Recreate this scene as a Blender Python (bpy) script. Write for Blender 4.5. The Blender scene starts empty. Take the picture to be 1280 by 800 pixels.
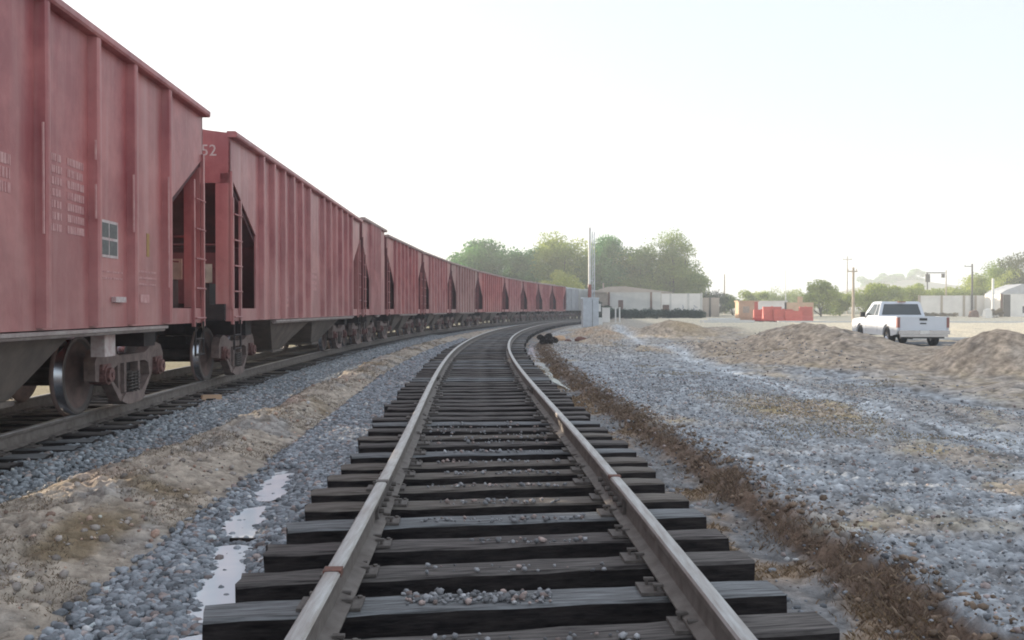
import bpy, math, random
import numpy as np
from mathutils import Vector
random.seed(7); RNG = np.random.default_rng(7)
PI = math.pi
SC = bpy.context.scene
COL = SC.collection

# ------------------------------------------------------------------ camera
# z = 0 is the top of the near track's rails; +y looks down the track, +x is right
CAMZ = 1.09
cam_d = bpy.data.cameras.new('camera'); cam = bpy.data.objects.new('camera', cam_d); COL.objects.link(cam)
cam_d.sensor_width = 36; cam_d.lens = 36 * 1150 / 1280
cam_d.clip_start = .05; cam_d.clip_end = 6000
cam.location = (0, 0, CAMZ); cam.rotation_euler = (PI/2 - math.atan(13/1150), 0, 0)
SC.camera = cam

# ------------------------------------------------------------------ sky, sun, exposure
SUN_EL, SUN_AZ = math.radians(8.5), math.radians(-52)      # azimuth clockwise from +y
W = bpy.data.worlds.new('World'); SC.world = W; W.use_nodes = True
nt = W.node_tree; nt.nodes.clear()
sky = nt.nodes.new('ShaderNodeTexSky'); sky.sky_type = 'NISHITA'; sky.sun_disc = False
sky.sun_elevation = SUN_EL; sky.sun_rotation = SUN_AZ; sky.dust_density = 2.5; sky.air_density = 1.0; sky.ozone_density = 1.5
bg = nt.nodes.new('ShaderNodeBackground'); bg.inputs['Strength'].default_value = 0.05
nt.links.new(sky.outputs[0], bg.inputs['Color'])
veil = nt.nodes.new('ShaderNodeBackground'); veil.inputs['Color'].default_value = (.94, 1.0, 1.09, 1); veil.inputs['Strength'].default_value = 0.37
add = nt.nodes.new('ShaderNodeAddShader'); wo = nt.nodes.new('ShaderNodeOutputWorld')
nt.links.new(bg.outputs[0], add.inputs[0]); nt.links.new(veil.outputs[0], add.inputs[1]); nt.links.new(add.outputs[0], wo.inputs['Surface'])
sd = bpy.data.lights.new('sun', 'SUN'); sd.energy = 5.0; sd.angle = math.radians(.6); sd.color = (1, .87, .70)
so = bpy.data.objects.new('sun', sd); COL.objects.link(so)
tow = Vector((math.sin(SUN_AZ)*math.cos(SUN_EL), math.cos(SUN_AZ)*math.cos(SUN_EL), math.sin(SUN_EL)))
so.rotation_euler = tow.to_track_quat('Z', 'Y').to_euler(); so.location = (-30, 30, 40)
vs = SC.view_settings; vs.view_transform = 'Standard'; vs.look = 'None'; vs.gamma = 1; vs.use_curve_mapping = False
vs.exposure = 1.05
SC.render.engine = 'CYCLES'
SC.cycles.filter_width = 1.9; SC.cycles.volume_bounces = 1; SC.cycles.volume_step_rate = 5

# ------------------------------------------------------------------ track curve
DS = .1
S0, S1 = -14., 230.
_s = np.arange(0, S1, DS)
_k = np.interp(_s, [0, 12, 25, 45, 70, 95, 130], [-.00667, .00168, .00394, .00271, .00300, .00345, .0044])
_th = -.01801 + np.cumsum(_k)*DS
_x = .0801 + np.cumsum(np.sin(_th))*DS; _y = 1 + np.cumsum(np.cos(_th))*DS
_sb = np.arange(S0, 0, DS)
_s = np.r_[_sb, _s]; _x = np.r_[.0801 - .01801*_sb, _x]; _y = np.r_[1 + _sb, _y]; _th = np.r_[np.full(len(_sb), -.01801), _th]
OFF = -5.535            # centre of the loaded track
TZ = -.13               # its rail top
def P(s, o=0., z=0.):
    x = np.interp(s, _s, _x); y = np.interp(s, _s, _y); t = np.interp(s, _s, _th)
    return x + o*np.cos(t), y - o*np.sin(t), z
def TH(s): return float(np.interp(s, _s, _th))
def O_of(x, y):
    t = np.interp(y, _y[_y < _y.max()+1], _th); xc = np.interp(y, _y, _x)
    return (x - xc)*np.cos(t)

# ------------------------------------------------------------------ noise
def _h(i, j, sd):
    n = (i.astype(np.int64)*374761393 + j.astype(np.int64)*668265263 + sd*1442695041) & 0xffffffff
    n = ((n ^ (n >> 13))*1274126177) & 0xffffffff
    return ((n ^ (n >> 16)) & 0xffffff)/float(0xffffff)
def vn(x, y, sd=0):
    x = np.asarray(x, float); y = np.asarray(y, float)
    i = np.floor(x); j = np.floor(y); u = x-i; v = y-j; u = u*u*(3-2*u); v = v*v*(3-2*v)
    i = i.astype(np.int64); j = j.astype(np.int64)
    return (_h(i,j,sd)*(1-u)+_h(i+1,j,sd)*u)*(1-v) + (_h(i,j+1,sd)*(1-u)+_h(i+1,j+1,sd)*u)*v
def fbm(x, y, sd=0, oc=4):
    r = 0; a = .5; t = 0
    for k in range(oc):
        r = r + a*vn(x*2**k + 17*k, y*2**k - 9*k, sd+k); t += a; a *= .5
    return r/t*2-1
def sm(a, b, v):
    t = np.clip((v-a)/(b-a), 0, 1); return t*t*(3-2*t)

# ------------------------------------------------------------------ materials
def mat(name, rgb, rough=.7, metal=0., var=.25, scale=4., bump=.0, bscale=40., stretch=(1,1,1), rgb2=None, attr=False, spec=.5, thr=(.35,.7), detail=6):
    m = bpy.data.materials.new(name); m.use_nodes = True; n = m.node_tree; b = n.nodes['Principled BSDF']
    b.inputs['Roughness'].default_value = rough; b.inputs['Metallic'].default_value = metal
    b.inputs['Specular IOR Level'].default_value = spec
    tc = n.nodes.new('ShaderNodeTexCoord'); mp = n.nodes.new('ShaderNodeMapping'); mp.inputs['Scale'].default_value = stretch
    n.links.new(tc.outputs['Object'], mp.inputs[0])
    nz = n.nodes.new('ShaderNodeTexNoise'); nz.inputs['Scale'].default_value = scale; nz.inputs['Detail'].default_value = detail; nz.inputs['Roughness'].default_value = .62
    n.links.new(mp.outputs[0], nz.inputs['Vector'])
    rp = n.nodes.new('ShaderNodeValToRGB'); rp.color_ramp.elements[0].position = thr[0]; rp.color_ramp.elements[1].position = thr[1]
    c2 = rgb2 if rgb2 else tuple(c*(1-var) for c in rgb)
    n.links.new(nz.outputs['Fac'], rp.inputs[0])
    if attr:
        rp.color_ramp.elements[0].color = (1-var,)*3+(1,); rp.color_ramp.elements[1].color = (1+var,)*3+(1,)
        at = n.nodes.new('ShaderNodeAttribute'); at.attribute_name = 'Col'
        mx = n.nodes.new('ShaderNodeMix'); mx.data_type = 'RGBA'; mx.blend_type = 'MULTIPLY'; mx.inputs[0].default_value = 1
        n.links.new(at.outputs['Color'], mx.inputs[6]); n.links.new(rp.outputs[0], mx.inputs[7]); n.links.new(mx.outputs[2], b.inputs['Base Color'])
    else:
        rp.color_ramp.elements[0].color = tuple(c2)+(1,); rp.color_ramp.elements[1].color = tuple(rgb)+(1,)
        n.links.new(rp.outputs[0], b.inputs['Base Color'])
    if bump:
        n2 = n.nodes.new('ShaderNodeTexNoise'); n2.inputs['Scale'].default_value = bscale; n2.inputs['Detail'].default_value = 5
        n.links.new(mp.outputs[0], n2.inputs['Vector'])
        bp = n.nodes.new('ShaderNodeBump'); bp.inputs['Strength'].default_value = bump; bp.inputs['Distance'].default_value = .02
        n.links.new(n2.outputs['Fac'], bp.inputs['Height']); n.links.new(bp.outputs[0], b.inputs['Normal'])
    return m
def red_paint(name, a, b2, rust):
    """weathered oxide-red wagon paint: faded blotches, vertical grime streaks, dusty foot"""
    m = mat(name, a, rough=.42, scale=1.1, rgb2=b2, thr=(.40,.60), bump=.25, bscale=9, spec=.4)
    n = m.node_tree; bs = n.nodes['Principled BSDF']; src = bs.inputs['Base Color'].links[0].from_socket
    tc = n.nodes.new('ShaderNodeTexCoord'); mp = n.nodes.new('ShaderNodeMapping'); mp.inputs['Scale'].default_value = (3.2, 3.2, .22)
    n.links.new(tc.outputs['Object'], mp.inputs[0])
    nz = n.nodes.new('ShaderNodeTexNoise'); nz.inputs['Scale'].default_value = 1.6; nz.inputs['Detail'].default_value = 5
    n.links.new(mp.outputs[0], nz.inputs['Vector'])
    rp = n.nodes.new('ShaderNodeValToRGB'); rp.color_ramp.elements[0].position = .46; rp.color_ramp.elements[1].position = .72
    rp.color_ramp.elements[0].color = (0,0,0,1); rp.color_ramp.elements[1].color = (.5,.5,.5,1)
    n.links.new(nz.outputs['Fac'], rp.inputs[0])
    mx = n.nodes.new('ShaderNodeMix'); mx.data_type = 'RGBA'; n.links.new(rp.outputs[0], mx.inputs[0])
    n.links.new(src, mx.inputs[6]); mx.inputs[7].default_value = tuple(rust)+(1,)
    # pale road dust, thickest on the lower plates
    sp = n.nodes.new('ShaderNodeSeparateXYZ'); n.links.new(tc.outputs['Object'], sp.inputs[0])
    mr = n.nodes.new('ShaderNodeMapRange'); mr.inputs[1].default_value = 2.6; mr.inputs[2].default_value = 1.0; mr.inputs[3].default_value = 0.02; mr.inputs[4].default_value = .5
    n.links.new(sp.outputs[2], mr.inputs[0])
    n3 = n.nodes.new('ShaderNodeTexNoise'); n3.inputs['Scale'].default_value = 2.3; n3.inputs['Detail'].default_value = 7; n.links.new(tc.outputs['Object'], n3.inputs['Vector'])
    mu = n.nodes.new('ShaderNodeMath'); mu.operation = 'MULTIPLY'; n.links.new(mr.outputs[0], mu.inputs[0]); n.links.new(n3.outputs['Fac'], mu.inputs[1])
    m2 = n.nodes.new('ShaderNodeMix'); m2.data_type = 'RGBA'; n.links.new(mu.outputs[0], m2.inputs[0]); n.links.new(mx.outputs[2], m2.inputs[6]); m2.inputs[7].default_value = (.50,.36,.33,1)
    n.links.new(m2.outputs[2], bs.inputs['Base Color'])
    return m
M = {}
M['red'] = [red_paint('paint_red_a', (.46,.145,.14), (.31,.075,.08), (.50,.27,.25)),
            red_paint('paint_red_b', (.47,.175,.17), (.33,.10,.105), (.52,.30,.28)),
            red_paint('paint_red_c', (.42,.225,.21), (.31,.15,.14), (.22,.10,.09)),
            red_paint('paint_red_d', (.50,.15,.14), (.36,.095,.095), (.26,.11,.10))]
M['innerred'] = mat('shaded_inner_red', (.14,.04,.045), rough=.8, rgb2=(.07,.025,.028), scale=2.5)  # wagon red darkened so the shade inside the end recesses is in the colour
M['endred'] = mat('shaded_end_red', (.24,.06,.065), rough=.7, rgb2=(.13,.04,.042), scale=2.5)  # deeper red, with the shade of the gaps between wagons painted in
M['topdust'] = mat('dusty_roof', (.50,.40,.37), rough=.8, rgb2=(.36,.25,.23), scale=3)
M['under'] = mat('underframe', (.05,.038,.035), rough=.85, rgb2=(.025,.02,.02), scale=6)
M['hopper_tan'] = mat('dusty_hopper', (.20,.165,.14), rough=.85, rgb2=(.11,.09,.08), scale=3)
M['silver'] = mat('pale_pipe', (.42,.37,.35), rough=.5, rgb2=(.26,.2,.19), scale=5)
M['cast'] = mat('cast_frame', (.26,.20,.18), rough=.75, rgb2=(.14,.10,.09), scale=8, bump=.2)
M['bearing'] = mat('bearing_cap', (.30,.155,.14), rough=.7, rgb2=(.1,.05,.045), scale=20)
M['wheelface'] = mat('rusty_wheel', (.24,.165,.145), rough=.7, rgb2=(.14,.10,.09), scale=6)
M['tread'] = mat('polished_tread', (.55,.56,.6), rough=.25, metal=1, var=.2, scale=10)
M['wheelrim'] = mat('wheel_rim', (.19,.165,.155), rough=.5, metal=.4, var=.3, scale=8)
M['railtop'] = mat('worn_rail_head', (.46,.46,.46), rough=.45, metal=.75, rgb2=(.28,.25,.235), scale=7, stretch=(6,.5,1))
M['railside'] = mat('rusty_rail_side', (.21,.185,.168), rough=.75, rgb2=(.12,.098,.085), scale=9)
M['plate'] = mat('tie_plate_steel', (.17,.15,.137), rough=.8, rgb2=(.085,.07,.062), scale=30)
M['rust'] = mat('orange_rust', (.23,.10,.07), rough=.85, rgb2=(.10,.05,.04), scale=40)
M['white_mark'] = mat('white_marking', (.62,.55,.53), rough=.7, rgb2=(.50,.36,.35), scale=14, thr=(.35,.6))
M['pink_mark'] = mat('faded_marking', (.62,.37,.35), rough=.7, rgb2=(.50,.24,.235), scale=12)
M['grey_mark'] = mat('grey_sign', (.16,.165,.15), rough=.6, rgb2=(.10,.10,.10), scale=30)
M['yellow_mark'] = mat('yellow_marking', (.45,.27,.10), rough=.7, scale=20)
M['boxcar_white'] = mat('dull_white_wagon', (.50,.52,.54), rough=.6, rgb2=(.38,.38,.40), scale=1.5)
def timber(name, top, dark):
    m = mat(name, top, rough=.9, rgb2=dark, scale=3.2, stretch=(1.0, 14, 14), bump=.55, bscale=5, spec=.2)
    return m
M['tie'] = [timber('creosote_timber_a', (.20,.182,.17), (.04,.034,.034)), timber('creosote_timber_b', (.20,.178,.168), (.032,.027,.027)), timber('creosote_timber_c', (.25,.225,.20), (.065,.052,.045))]
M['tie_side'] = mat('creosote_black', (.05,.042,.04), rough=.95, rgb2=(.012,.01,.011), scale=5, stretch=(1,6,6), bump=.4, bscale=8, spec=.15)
M['tie_frost'] = timber('frosted_timber', (.29,.30,.31), (.08,.078,.078))
M['ground'] = mat('ground_earth', (1,1,1), rough=.96, attr=True, var=.38, scale=9, bump=1.0, bscale=42, spec=.2, thr=(.34,.68), detail=12)
M['stone'] = mat('ballast_stone', (1,1,1), rough=.85, attr=True, var=.25, scale=30, bump=.25, bscale=60, spec=.3)
M['grass'] = mat('dry_grass', (1,1,1), rough=.9, attr=True, var=.15, scale=5, spec=.2)
M['leaf'] = mat('foliage', (1,1,1), rough=.7, attr=True, var=.2, scale=.6, spec=.3)
def _tl(m):
    n=m.node_tree; b=n.nodes['Principled BSDF']; t=n.nodes.new('ShaderNodeBsdfTranslucent'); a=n.nodes.new('ShaderNodeMixShader'); a.inputs[0].default_value=.45
    n.links.new(b.inputs['Base Color'].links[0].from_socket,t.inputs['Color']); n.links.new(b.outputs[0],a.inputs[1]); n.links.new(t.outputs[0],a.inputs[2])
    n.links.new(a.outputs[0],n.nodes['Material Output'].inputs['Surface'])
_tl(M['leaf'])
M['bark'] = mat('bark', (.12,.10,.085), rough=.9, rgb2=(.06,.05,.045), scale=8)
def milky():
    m = bpy.data.materials.new('milky_puddle_water'); m.use_nodes = True; n = m.node_tree; b = n.nodes['Principled BSDF']
    b.inputs['Base Color'].default_value = (.50,.55,.64,1); b.inputs['Roughness'].default_value = .08; b.inputs['IOR'].default_value = 1.45
    nz = n.nodes.new('ShaderNodeTexNoise'); nz.inputs['Scale'].default_value = 3; tc = n.nodes.new('ShaderNodeTexCoord'); n.links.new(tc.outputs['Object'], nz.inputs['Vector'])
    rp = n.nodes.new('ShaderNodeValToRGB'); rp.color_ramp.elements[0].color = (.82,.88,.93,1); rp.color_ramp.elements[1].color = (.93,.96,.98,1); rp.color_ramp.elements[0].position=.35; rp.color_ramp.elements[1].position=.6
    n.links.new(nz.outputs['Fac'], rp.inputs[0]); n.links.new(rp.outputs[0], b.inputs['Base Color']); return m
M['water'] = milky()
M['white_paint'] = mat('white_car_paint', (.70,.73,.78), rough=.25, var=.06, scale=2, spec=.6)
M['white_wall'] = mat('white_wall', (.82,.80,.76), rough=.8, rgb2=(.68,.66,.63), scale=.6)
M['grey_wall'] = mat('grey_corrugated', (.62,.61,.58), rough=.7, rgb2=(.48,.48,.46), scale=.5)
M['glass'] = mat('dark_glass', (.035,.045,.05), rough=.08, var=.1, spec=.8)
M['rubber'] = mat('rubber', (.02,.02,.021), rough=.85, var=.2)
M['chrome'] = mat('chrome', (.6,.6,.62), rough=.22, metal=1, var=.1)
M['black'] = mat('black_plastic', (.025,.025,.027), rough=.6, var=.2)
M['lamp_red'] = mat('red_lens', (.34,.15,.13), rough=.4, var=.2)
M['orange'] = mat('red_orange_plastic', (.62,.10,.075), rough=.55, rgb2=(.50,.07,.05), scale=1.2)
M['tan_block'] = mat('tan_block', (.62,.42,.27), rough=.85, rgb2=(.5,.33,.22), scale=1.5)
M['brown'] = mat('brown_steel', (.20,.115,.09), rough=.8, rgb2=(.13,.08,.065), scale=3)
M['post'] = mat('pale_wood_post', (.48,.40,.32), rough=.85, rgb2=(.32,.27,.22), scale=6)
M['darkpost'] = mat('dark_post', (.10,.095,.09), rough=.85, var=.3, scale=6)
M['mast_white'] = mat('white_mast', (.78,.78,.76), rough=.5, rgb2=(.62,.62,.6), scale=4)
M['galv'] = mat('galvanised_sheet', (.60,.64,.68), rough=.5, metal=.3, rgb2=(.48,.51,.55), scale=3)
M['roof'] = mat('brown_roof', (.45,.39,.33), rough=.9, rgb2=(.36,.3,.26), scale=1)
M['asphalt'] = mat('asphalt', (.085,.09,.10), rough=.9, rgb2=(.06,.063,.07), scale=6, bump=.3, bscale=60)
M['kerbwhite'] = mat('white_kerb', (.72,.71,.68), rough=.8, var=.15, scale=5)
M['hill'] = mat('far_hill', (.16,.17,.10), rough=.95, rgb2=(.24,.20,.14), scale=.03)
M['blueink'] = mat('graffiti_paint', (.12,.16,.24), rough=.7, rgb2=(.24,.26,.33), scale=9)

# ------------------------------------------------------------------ mesh helpers
class MB:
    def __init__(s): s.v=[]; s.f=[]; s.m=[]
    def _a(s, vs, fs, mi=0):
        k=len(s.v); s.v+= [tuple(map(float,p)) for p in vs]; s.f+=[tuple(i+k for i in f) for f in fs]; s.m+=[mi]*len(fs)
    def box(s, x0,x1,y0,y1,z0,z1, mi=0):
        s._a([(x0,y0,z0),(x1,y0,z0),(x1,y1,z0),(x0,y1,z0),(x0,y0,z1),(x1,y0,z1),(x1,y1,z1),(x0,y1,z1)],
             [(0,3,2,1),(4,5,6,7),(0,1,5,4),(1,2,6,5),(2,3,7,6),(3,0,4,7)], mi); return s
    def hexa(s, pts, mi=0):
        s._a(pts, [(0,3,2,1),(4,5,6,7),(0,1,5,4),(1,2,6,5),(2,3,7,6),(3,0,4,7)], mi); return s
    def prism(s, poly, a, b, axis='x', mi=0):
        """extrude a 2-D polygon from a to b along axis; polygon coords are the other two axes in order"""
        n=len(poly)
        def mk(p,t):
            return {'x':(t,p[0],p[1]),'y':(p[0],t,p[1]),'z':(p[0],p[1],t)}[axis]
        vs=[mk(p,a) for p in poly]+[mk(p,b) for p in poly]
        s._a(vs,[tuple(range(n))[::-1],tuple(range(n,2*n))]+[(i,(i+1)%n,n+(i+1)%n,n+i) for i in range(n)],mi); return s
    def bar(s, p, q, r, n=8, mi=0, r2=None):
        p=Vector(p); q=Vector(q); d=(q-p).normalized(); u=d.orthogonal().normalized(); w=d.cross(u); r2=r if r2 is None else r2
        vs=[]
        for c,rr in ((p,r),(q,r2)):
            for i in range(n):
                a=2*PI*i/n+PI/n; vs.append(c+u*math.cos(a)*rr+w*math.sin(a)*rr)
        s._a(vs,[tuple(range(n))[::-1],tuple(range(n,2*n))]+[(i,(i+1)%n,n+(i+1)%n,n+i) for i in range(n)],mi); return s
    def path(s, pts, r, n=6, mi=0):
        for i in range(len(pts)-1): s.bar(pts[i],pts[i+1],r,n,mi)
        return s
    def lathe_x(s, prof, c, n=40, mis=None):
        """revolve (x,r) profile about the x axis through c"""
        k=len(s.v); m=len(prof)
        for i in range(n):
            a=2*PI*i/n
            for (x,r) in prof: s.v.append((c[0]+x,c[1]+r*math.cos(a),c[2]+r*math.sin(a)))
        for i in range(n):
            j=(i+1)%n
            for q in range(m-1):
                s.f.append((k+i*m+q,k+i*m+q+1,k+j*m+q+1,k+j*m+q)); s.m.append(mis[q] if mis else 0)
        return s
    def build(s, name, mats, parent=None, smooth=False, rec=False):
        me=bpy.data.meshes.new(name); me.from_pydata(s.v,[],s.f)
        for m in (mats if isinstance(mats,(list,tuple)) else [mats]): me.materials.append(m)
        me.polygons.foreach_set('material_index', s.m)
        if smooth: me.polygons.foreach_set('use_smooth',[True]*len(s.f))
        me.update()
        if rec:
            import bmesh
            b=bmesh.new(); b.from_mesh(me); bmesh.ops.recalc_face_normals(b,faces=b.faces); b.to_mesh(me); b.free()
        o=bpy.data.objects.new(name,me); COL.objects.link(o)
        if parent: o.parent=parent
        return o
def empty(name, loc, rz=0., label=None, cat=None, group=None):
    o=bpy.data.objects.new(name,None); COL.objects.link(o); o.empty_display_size=.3
    o.location=loc; o.rotation_euler=(0,0,rz); tag(o,label,cat,group); return o
def tag(o, label=None, cat=None, group=None, kind=None):
    if label: o['label']=label
    if cat: o['category']=cat
    if group: o['group']=group
    if kind: o['kind']=kind
    return o
def npmesh(name, v, f, m, col=None, smooth=False, parent=None):
    """v (n,3), f (k,3|4) arrays"""
    me=bpy.data.meshes.new(name); n=len(v); k=len(f); w=f.shape[1]
    me.vertices.add(n); me.vertices.foreach_set('co', v.astype(np.float32).ravel())
    me.loops.add(k*w); me.loops.foreach_set('vertex_index', f.astype(np.int32).ravel())
    me.polygons.add(k); me.polygons.foreach_set('loop_start', np.arange(0,k*w,w,dtype=np.int32)); me.polygons.foreach_set('loop_total', np.full(k,w,dtype=np.int32))
    if smooth: me.polygons.foreach_set('use_smooth', np.ones(k,bool))
    me.update(calc_edges=True)
    if col is not None:
        a=me.color_attributes.new('Col','FLOAT_COLOR','POINT'); c=np.ones((n,4),np.float32); c[:,:3]=col; a.data.foreach_set('color',c.ravel())
    me.materials.append(m); me.validate()
    o=bpy.data.objects.new(name,me); COL.objects.link(o)
    if parent: o.parent=parent
    return o

# ------------------------------------------------------------------ terrain
MOUNDS = [  # x, y, rx, ry, height, rotation
    (9.0, 27.5, 2.3, 4.6, .98, .25), (7.4, 23.5, 1.9, 3.4, .42, .4), (11.5, 25.0, 2.8, 3.2, .40, .0), (13.6, 25.5, 2.8, 2.4, .24, 0), (6.4, 29., 2.2, 4.5, .38, .3),
    (10.6, 22.6, 3.4, 2.6, .30, .3), (10.9, 20.6, 1.35, 1.9, .92, .5), (12.6, 19.6, 1.8, 2.0, .75, .0), (9.6, 16.2, 2.0, 2.2, .14, 0), (14.5, 20.5, 3, 3, .5, 0),
    (8.9, 50.5, 2.7, 4.2, .85, 0), (4.2, 45., 1.5, 3.2, .55, .3), (3.3, 36.5, .8, 1.6, .32, .2), (6.3, 58, 2.4, 5, .55, .3),
    (13.5, 58, 5, 4, .4, 0), (5.6, 33, 1.3, 3, .2, .2)]
PUD=([3.8,4.6,5.2,5.8,6.7,7.4,8.3,9],[-1.42,-1.47,-1.57,-1.71,-1.84,-1.84,-1.93,-1.95])
def ground(x, y):
    """height and base colour of the terrain"""
    o = O_of(x, y); far = sm(30, 70, y)
    n1 = fbm(x*.8, y*.8, 3); n2 = fbm(x*2.7, y*2.7, 11); n3 = fbm(x*9, y*9, 23); n4 = vn(x*34, y*34, 31)*2-1; nb = fbm(x*.25, y*.25, 41)
    ow = o + .11*n1 + .06*n2
    ou=np.interp(y,[5,7,9,11,13,20],[-3.9,-3.8,-3.5,-3.35,-3.15,-3.15]); inn=np.interp(y,[5,6,8,10,14,22],[-2.08,-2.08,-2.12,-2.2,-2.12,-2.0])
    ow = np.where((ow>-4.2)&(ow<-1.35), np.where(ow<ou, -4.2+(ow+4.2)*1.05/(ou+4.2), np.where(ow<inn, -3.15+(ow-ou)*1.13/(inn-ou), -2.02+(ow-inn)*.67/(-1.35-inn))), ow)
    ow = np.where(o>1.5, ow+.05*n3+.22*sm(1.5,2.,o), ow)
    z = np.interp(ow, [-400,-60,-14,-9,-7.6,-7.2,-3.95,-3.6,-3.2,-2.95,-2.5,-2.02,-1.8,-1.6,-1.32,-1.2,1.2,1.45,1.8,2.02,2.4,3.0,5,8,60,900],
                      [-.9,-.9,-.85,-.62,-.50,-.375,-.375,-.44,-.43,-.29,-.275,-.44,-.445,-.44,-.43,-.415,-.415,-.455,-.47,-.435,-.31,-.32,-.34,-.38,-.42,-.42])
    flat = np.interp(o, [-7.2,-3.9,-2.5,-1.3,1.3,2.2,900],[-.375,-.375,-.40,-.40,-.40,-.42,-.42])
    m0 = (o > -3.9)
    z = np.where(m0, z*(1-.65*far) + flat*.65*far, z)
    bank = np.exp(-((ow+2.65)/.5)**2)
    plain = sm(2.2, 2.6, o); mid = (np.abs(o) < 1.25)
    z = z + bank*(.06*n2+.05*n3+.018*n4) + plain*(.03*n2 + .016*n3 + .05*n1 + .008*n4) + .008*n4*(1+plain)
    rb = np.exp(-((ow-2.25)/.22)**2)*(1-far)
    z = z + rb*(.05*n3+.03*n4)
    z = z + (~mid & (np.abs(o)<2.1))*.012*n3
    z = z + sm(2.6, 5, o)*.06*n1
    pc=np.interp(y,PUD[0],PUD[1]); z = z - .045*np.exp(-((o-pc)/.2)**4)*sm(3.2,3.8,y)*(1-sm(8.2,9.2,y))
    # wheel path through the gravel
    pa = np.exp(-((x - np.interp(y,[0,9,11,18,27,44,60],[5.6,5.45,5.25,5.1,5.1,5.8,6.8]) - .1*n1)/np.interp(y,[0,10,30,60],[.22,.24,.34,.5]))**2)*plain
    z = z - .05*pa*(1-far)
    md = 0*x
    for (mx,my,rx,ry,h,ro) in MOUNDS:
        dx=x-mx; dy=y-my; c,s_=math.cos(ro),math.sin(ro); u=(dx*c+dy*s_)/rx; v=(-dx*s_+dy*c)/ry
        r=np.sqrt(u*u+v*v)*(1+.12*n1+.05*n2); b=h*np.clip(1-r,0,1)**1.0*1.0
        b=h*(np.exp(-(r*1.25)**2.2)); md=np.maximum(md,b)+.25*np.minimum(md,b)
    z = z + md*(1+.06*n2+.03*n3) + (md>.08)*.014*n3
    lot = sm(8,14,x)
    z = z + lot*sm(65,150,y)*.75 + sm(130,700,y)*1.5
    z = np.where(y>30, np.where((o>12), z + 0, z), z)
    # ---- colours
    def C(*c): return np.array(c)[None,:]
    X=x.ravel(); sh=x.shape
    def mixc(a,b,t): return a*(1-t.ravel()[:,None]) + b*t.ravel()[:,None]
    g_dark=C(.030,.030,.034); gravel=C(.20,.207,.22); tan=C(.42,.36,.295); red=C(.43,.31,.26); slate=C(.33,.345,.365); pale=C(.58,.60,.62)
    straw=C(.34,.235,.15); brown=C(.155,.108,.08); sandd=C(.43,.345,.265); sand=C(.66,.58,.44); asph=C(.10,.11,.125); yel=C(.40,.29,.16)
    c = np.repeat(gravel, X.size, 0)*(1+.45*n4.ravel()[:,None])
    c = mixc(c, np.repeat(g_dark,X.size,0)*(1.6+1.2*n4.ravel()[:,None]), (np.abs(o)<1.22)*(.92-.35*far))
    tb = sm(-3.35,-3.0,ow)*(1-sm(-2.12,-1.9,ow))
    tb = np.clip(tb + far*sm(-3.4,-2.9,o)*(1-sm(-1.7,-1.4,o))*.45,0,1)
    ct = mixc(np.repeat(tan,X.size,0), np.repeat(red,X.size,0), sm(.0,.55,fbm(x*.9,y*.6,77))*sm(-2.5,-3.0,ow))
    ct = mixc(ct, np.repeat(C(.31,.30,.29),X.size,0), sm(.05,.5,fbm(x*1.6,y*1.3,88))*.7)
    ct = mixc(ct, np.repeat(C(.24,.185,.12),X.size,0), sm(.25,.6,fbm(x*1.5,y*1.1,99)))
    c = mixc(c, ct*(1+.25*n3.ravel()[:,None]+.2*n4.ravel()[:,None]), tb)
    # under the train
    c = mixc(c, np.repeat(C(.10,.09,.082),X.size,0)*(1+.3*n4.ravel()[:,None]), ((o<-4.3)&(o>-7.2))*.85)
    c = mixc(c, np.repeat(C(.22,.20,.12),X.size,0), sm(-7.3,-8.5,o))
    # right: trough, straw and bank
    tr = sm(1.2,1.32,o)*(1-sm(2.05,2.2,ow))
    cr = mixc(np.repeat(C(.21,.205,.205),X.size,0), np.repeat(straw,X.size,0), sm(-.15,.3,fbm(x*1.6,y*1.3,55))*.8)
    c = mixc(c, cr*(1+.3*n3.ravel()[:,None]+.3*n4.ravel()[:,None]), tr)
    c = mixc(c, np.repeat(brown,X.size,0)*(1+.5*n3.ravel()[:,None]+.3*n4.ravel()[:,None]), sm(1.95,2.08,ow)*(1-sm(2.28,2.5,ow+.2*n3))*(1-.55*far))
    pl = sm(2.28,2.52,ow+.2*n3)
    cp = mixc(np.repeat(slate,X.size,0), np.repeat(pale,X.size,0), sm(.1,.7,fbm(x*2.3,y*1.7,66))*.6)
    cp = mixc(cp, np.repeat(C(.22,.215,.215),X.size,0), sm(.05,.5,fbm(x*5.5,y*3.0,67))*.85)
    tanp = np.maximum.reduce([1.25*np.exp(-(((x-4.15)/.9)**2+((y-13.2)/1.9)**2)**1.5), sm(.12,.45,nb+.4*n1)*.8, .8*np.exp(-(((x-4.2)/.55)**2+((y-8.9)/.8)**2)**2), np.exp(-(((x-4.05)/.35)**2+((y-7.1)/.5)**2)**2),
                         .8*sm(22,34,y)*(.5+.5*nb), .75*sm(7.0,8.2,x+.5*n1), .55*np.exp(-((o-6.6-.3*n1)/.5)**2), sm(.05,.15,md+.04*n2)])
    tanp = np.clip(tanp*(1+.4*n2),0,1)
    cp = mixc(cp, mixc(np.repeat(sandd,X.size,0), np.repeat(C(.40,.32,.20),X.size,0), sm(-.1,.5,n2)*np.clip(1-md*4,0,1)), tanp)
    cp = mixc(cp, np.repeat(pale,X.size,0)*.9, pa*.95)
    cp = mixc(cp, np.repeat(C(.23,.18,.15),X.size,0), sm(.1,.5,n3)*.5*sm(.05,.3,md))
    cp = mixc(cp, np.repeat(C(.10,.09,.082),X.size,0), sm(.38,.6,fbm(x*3.4,y*2.2,68))*.75)
    n5=vn(x*61,y*61,37)*2-1
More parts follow.
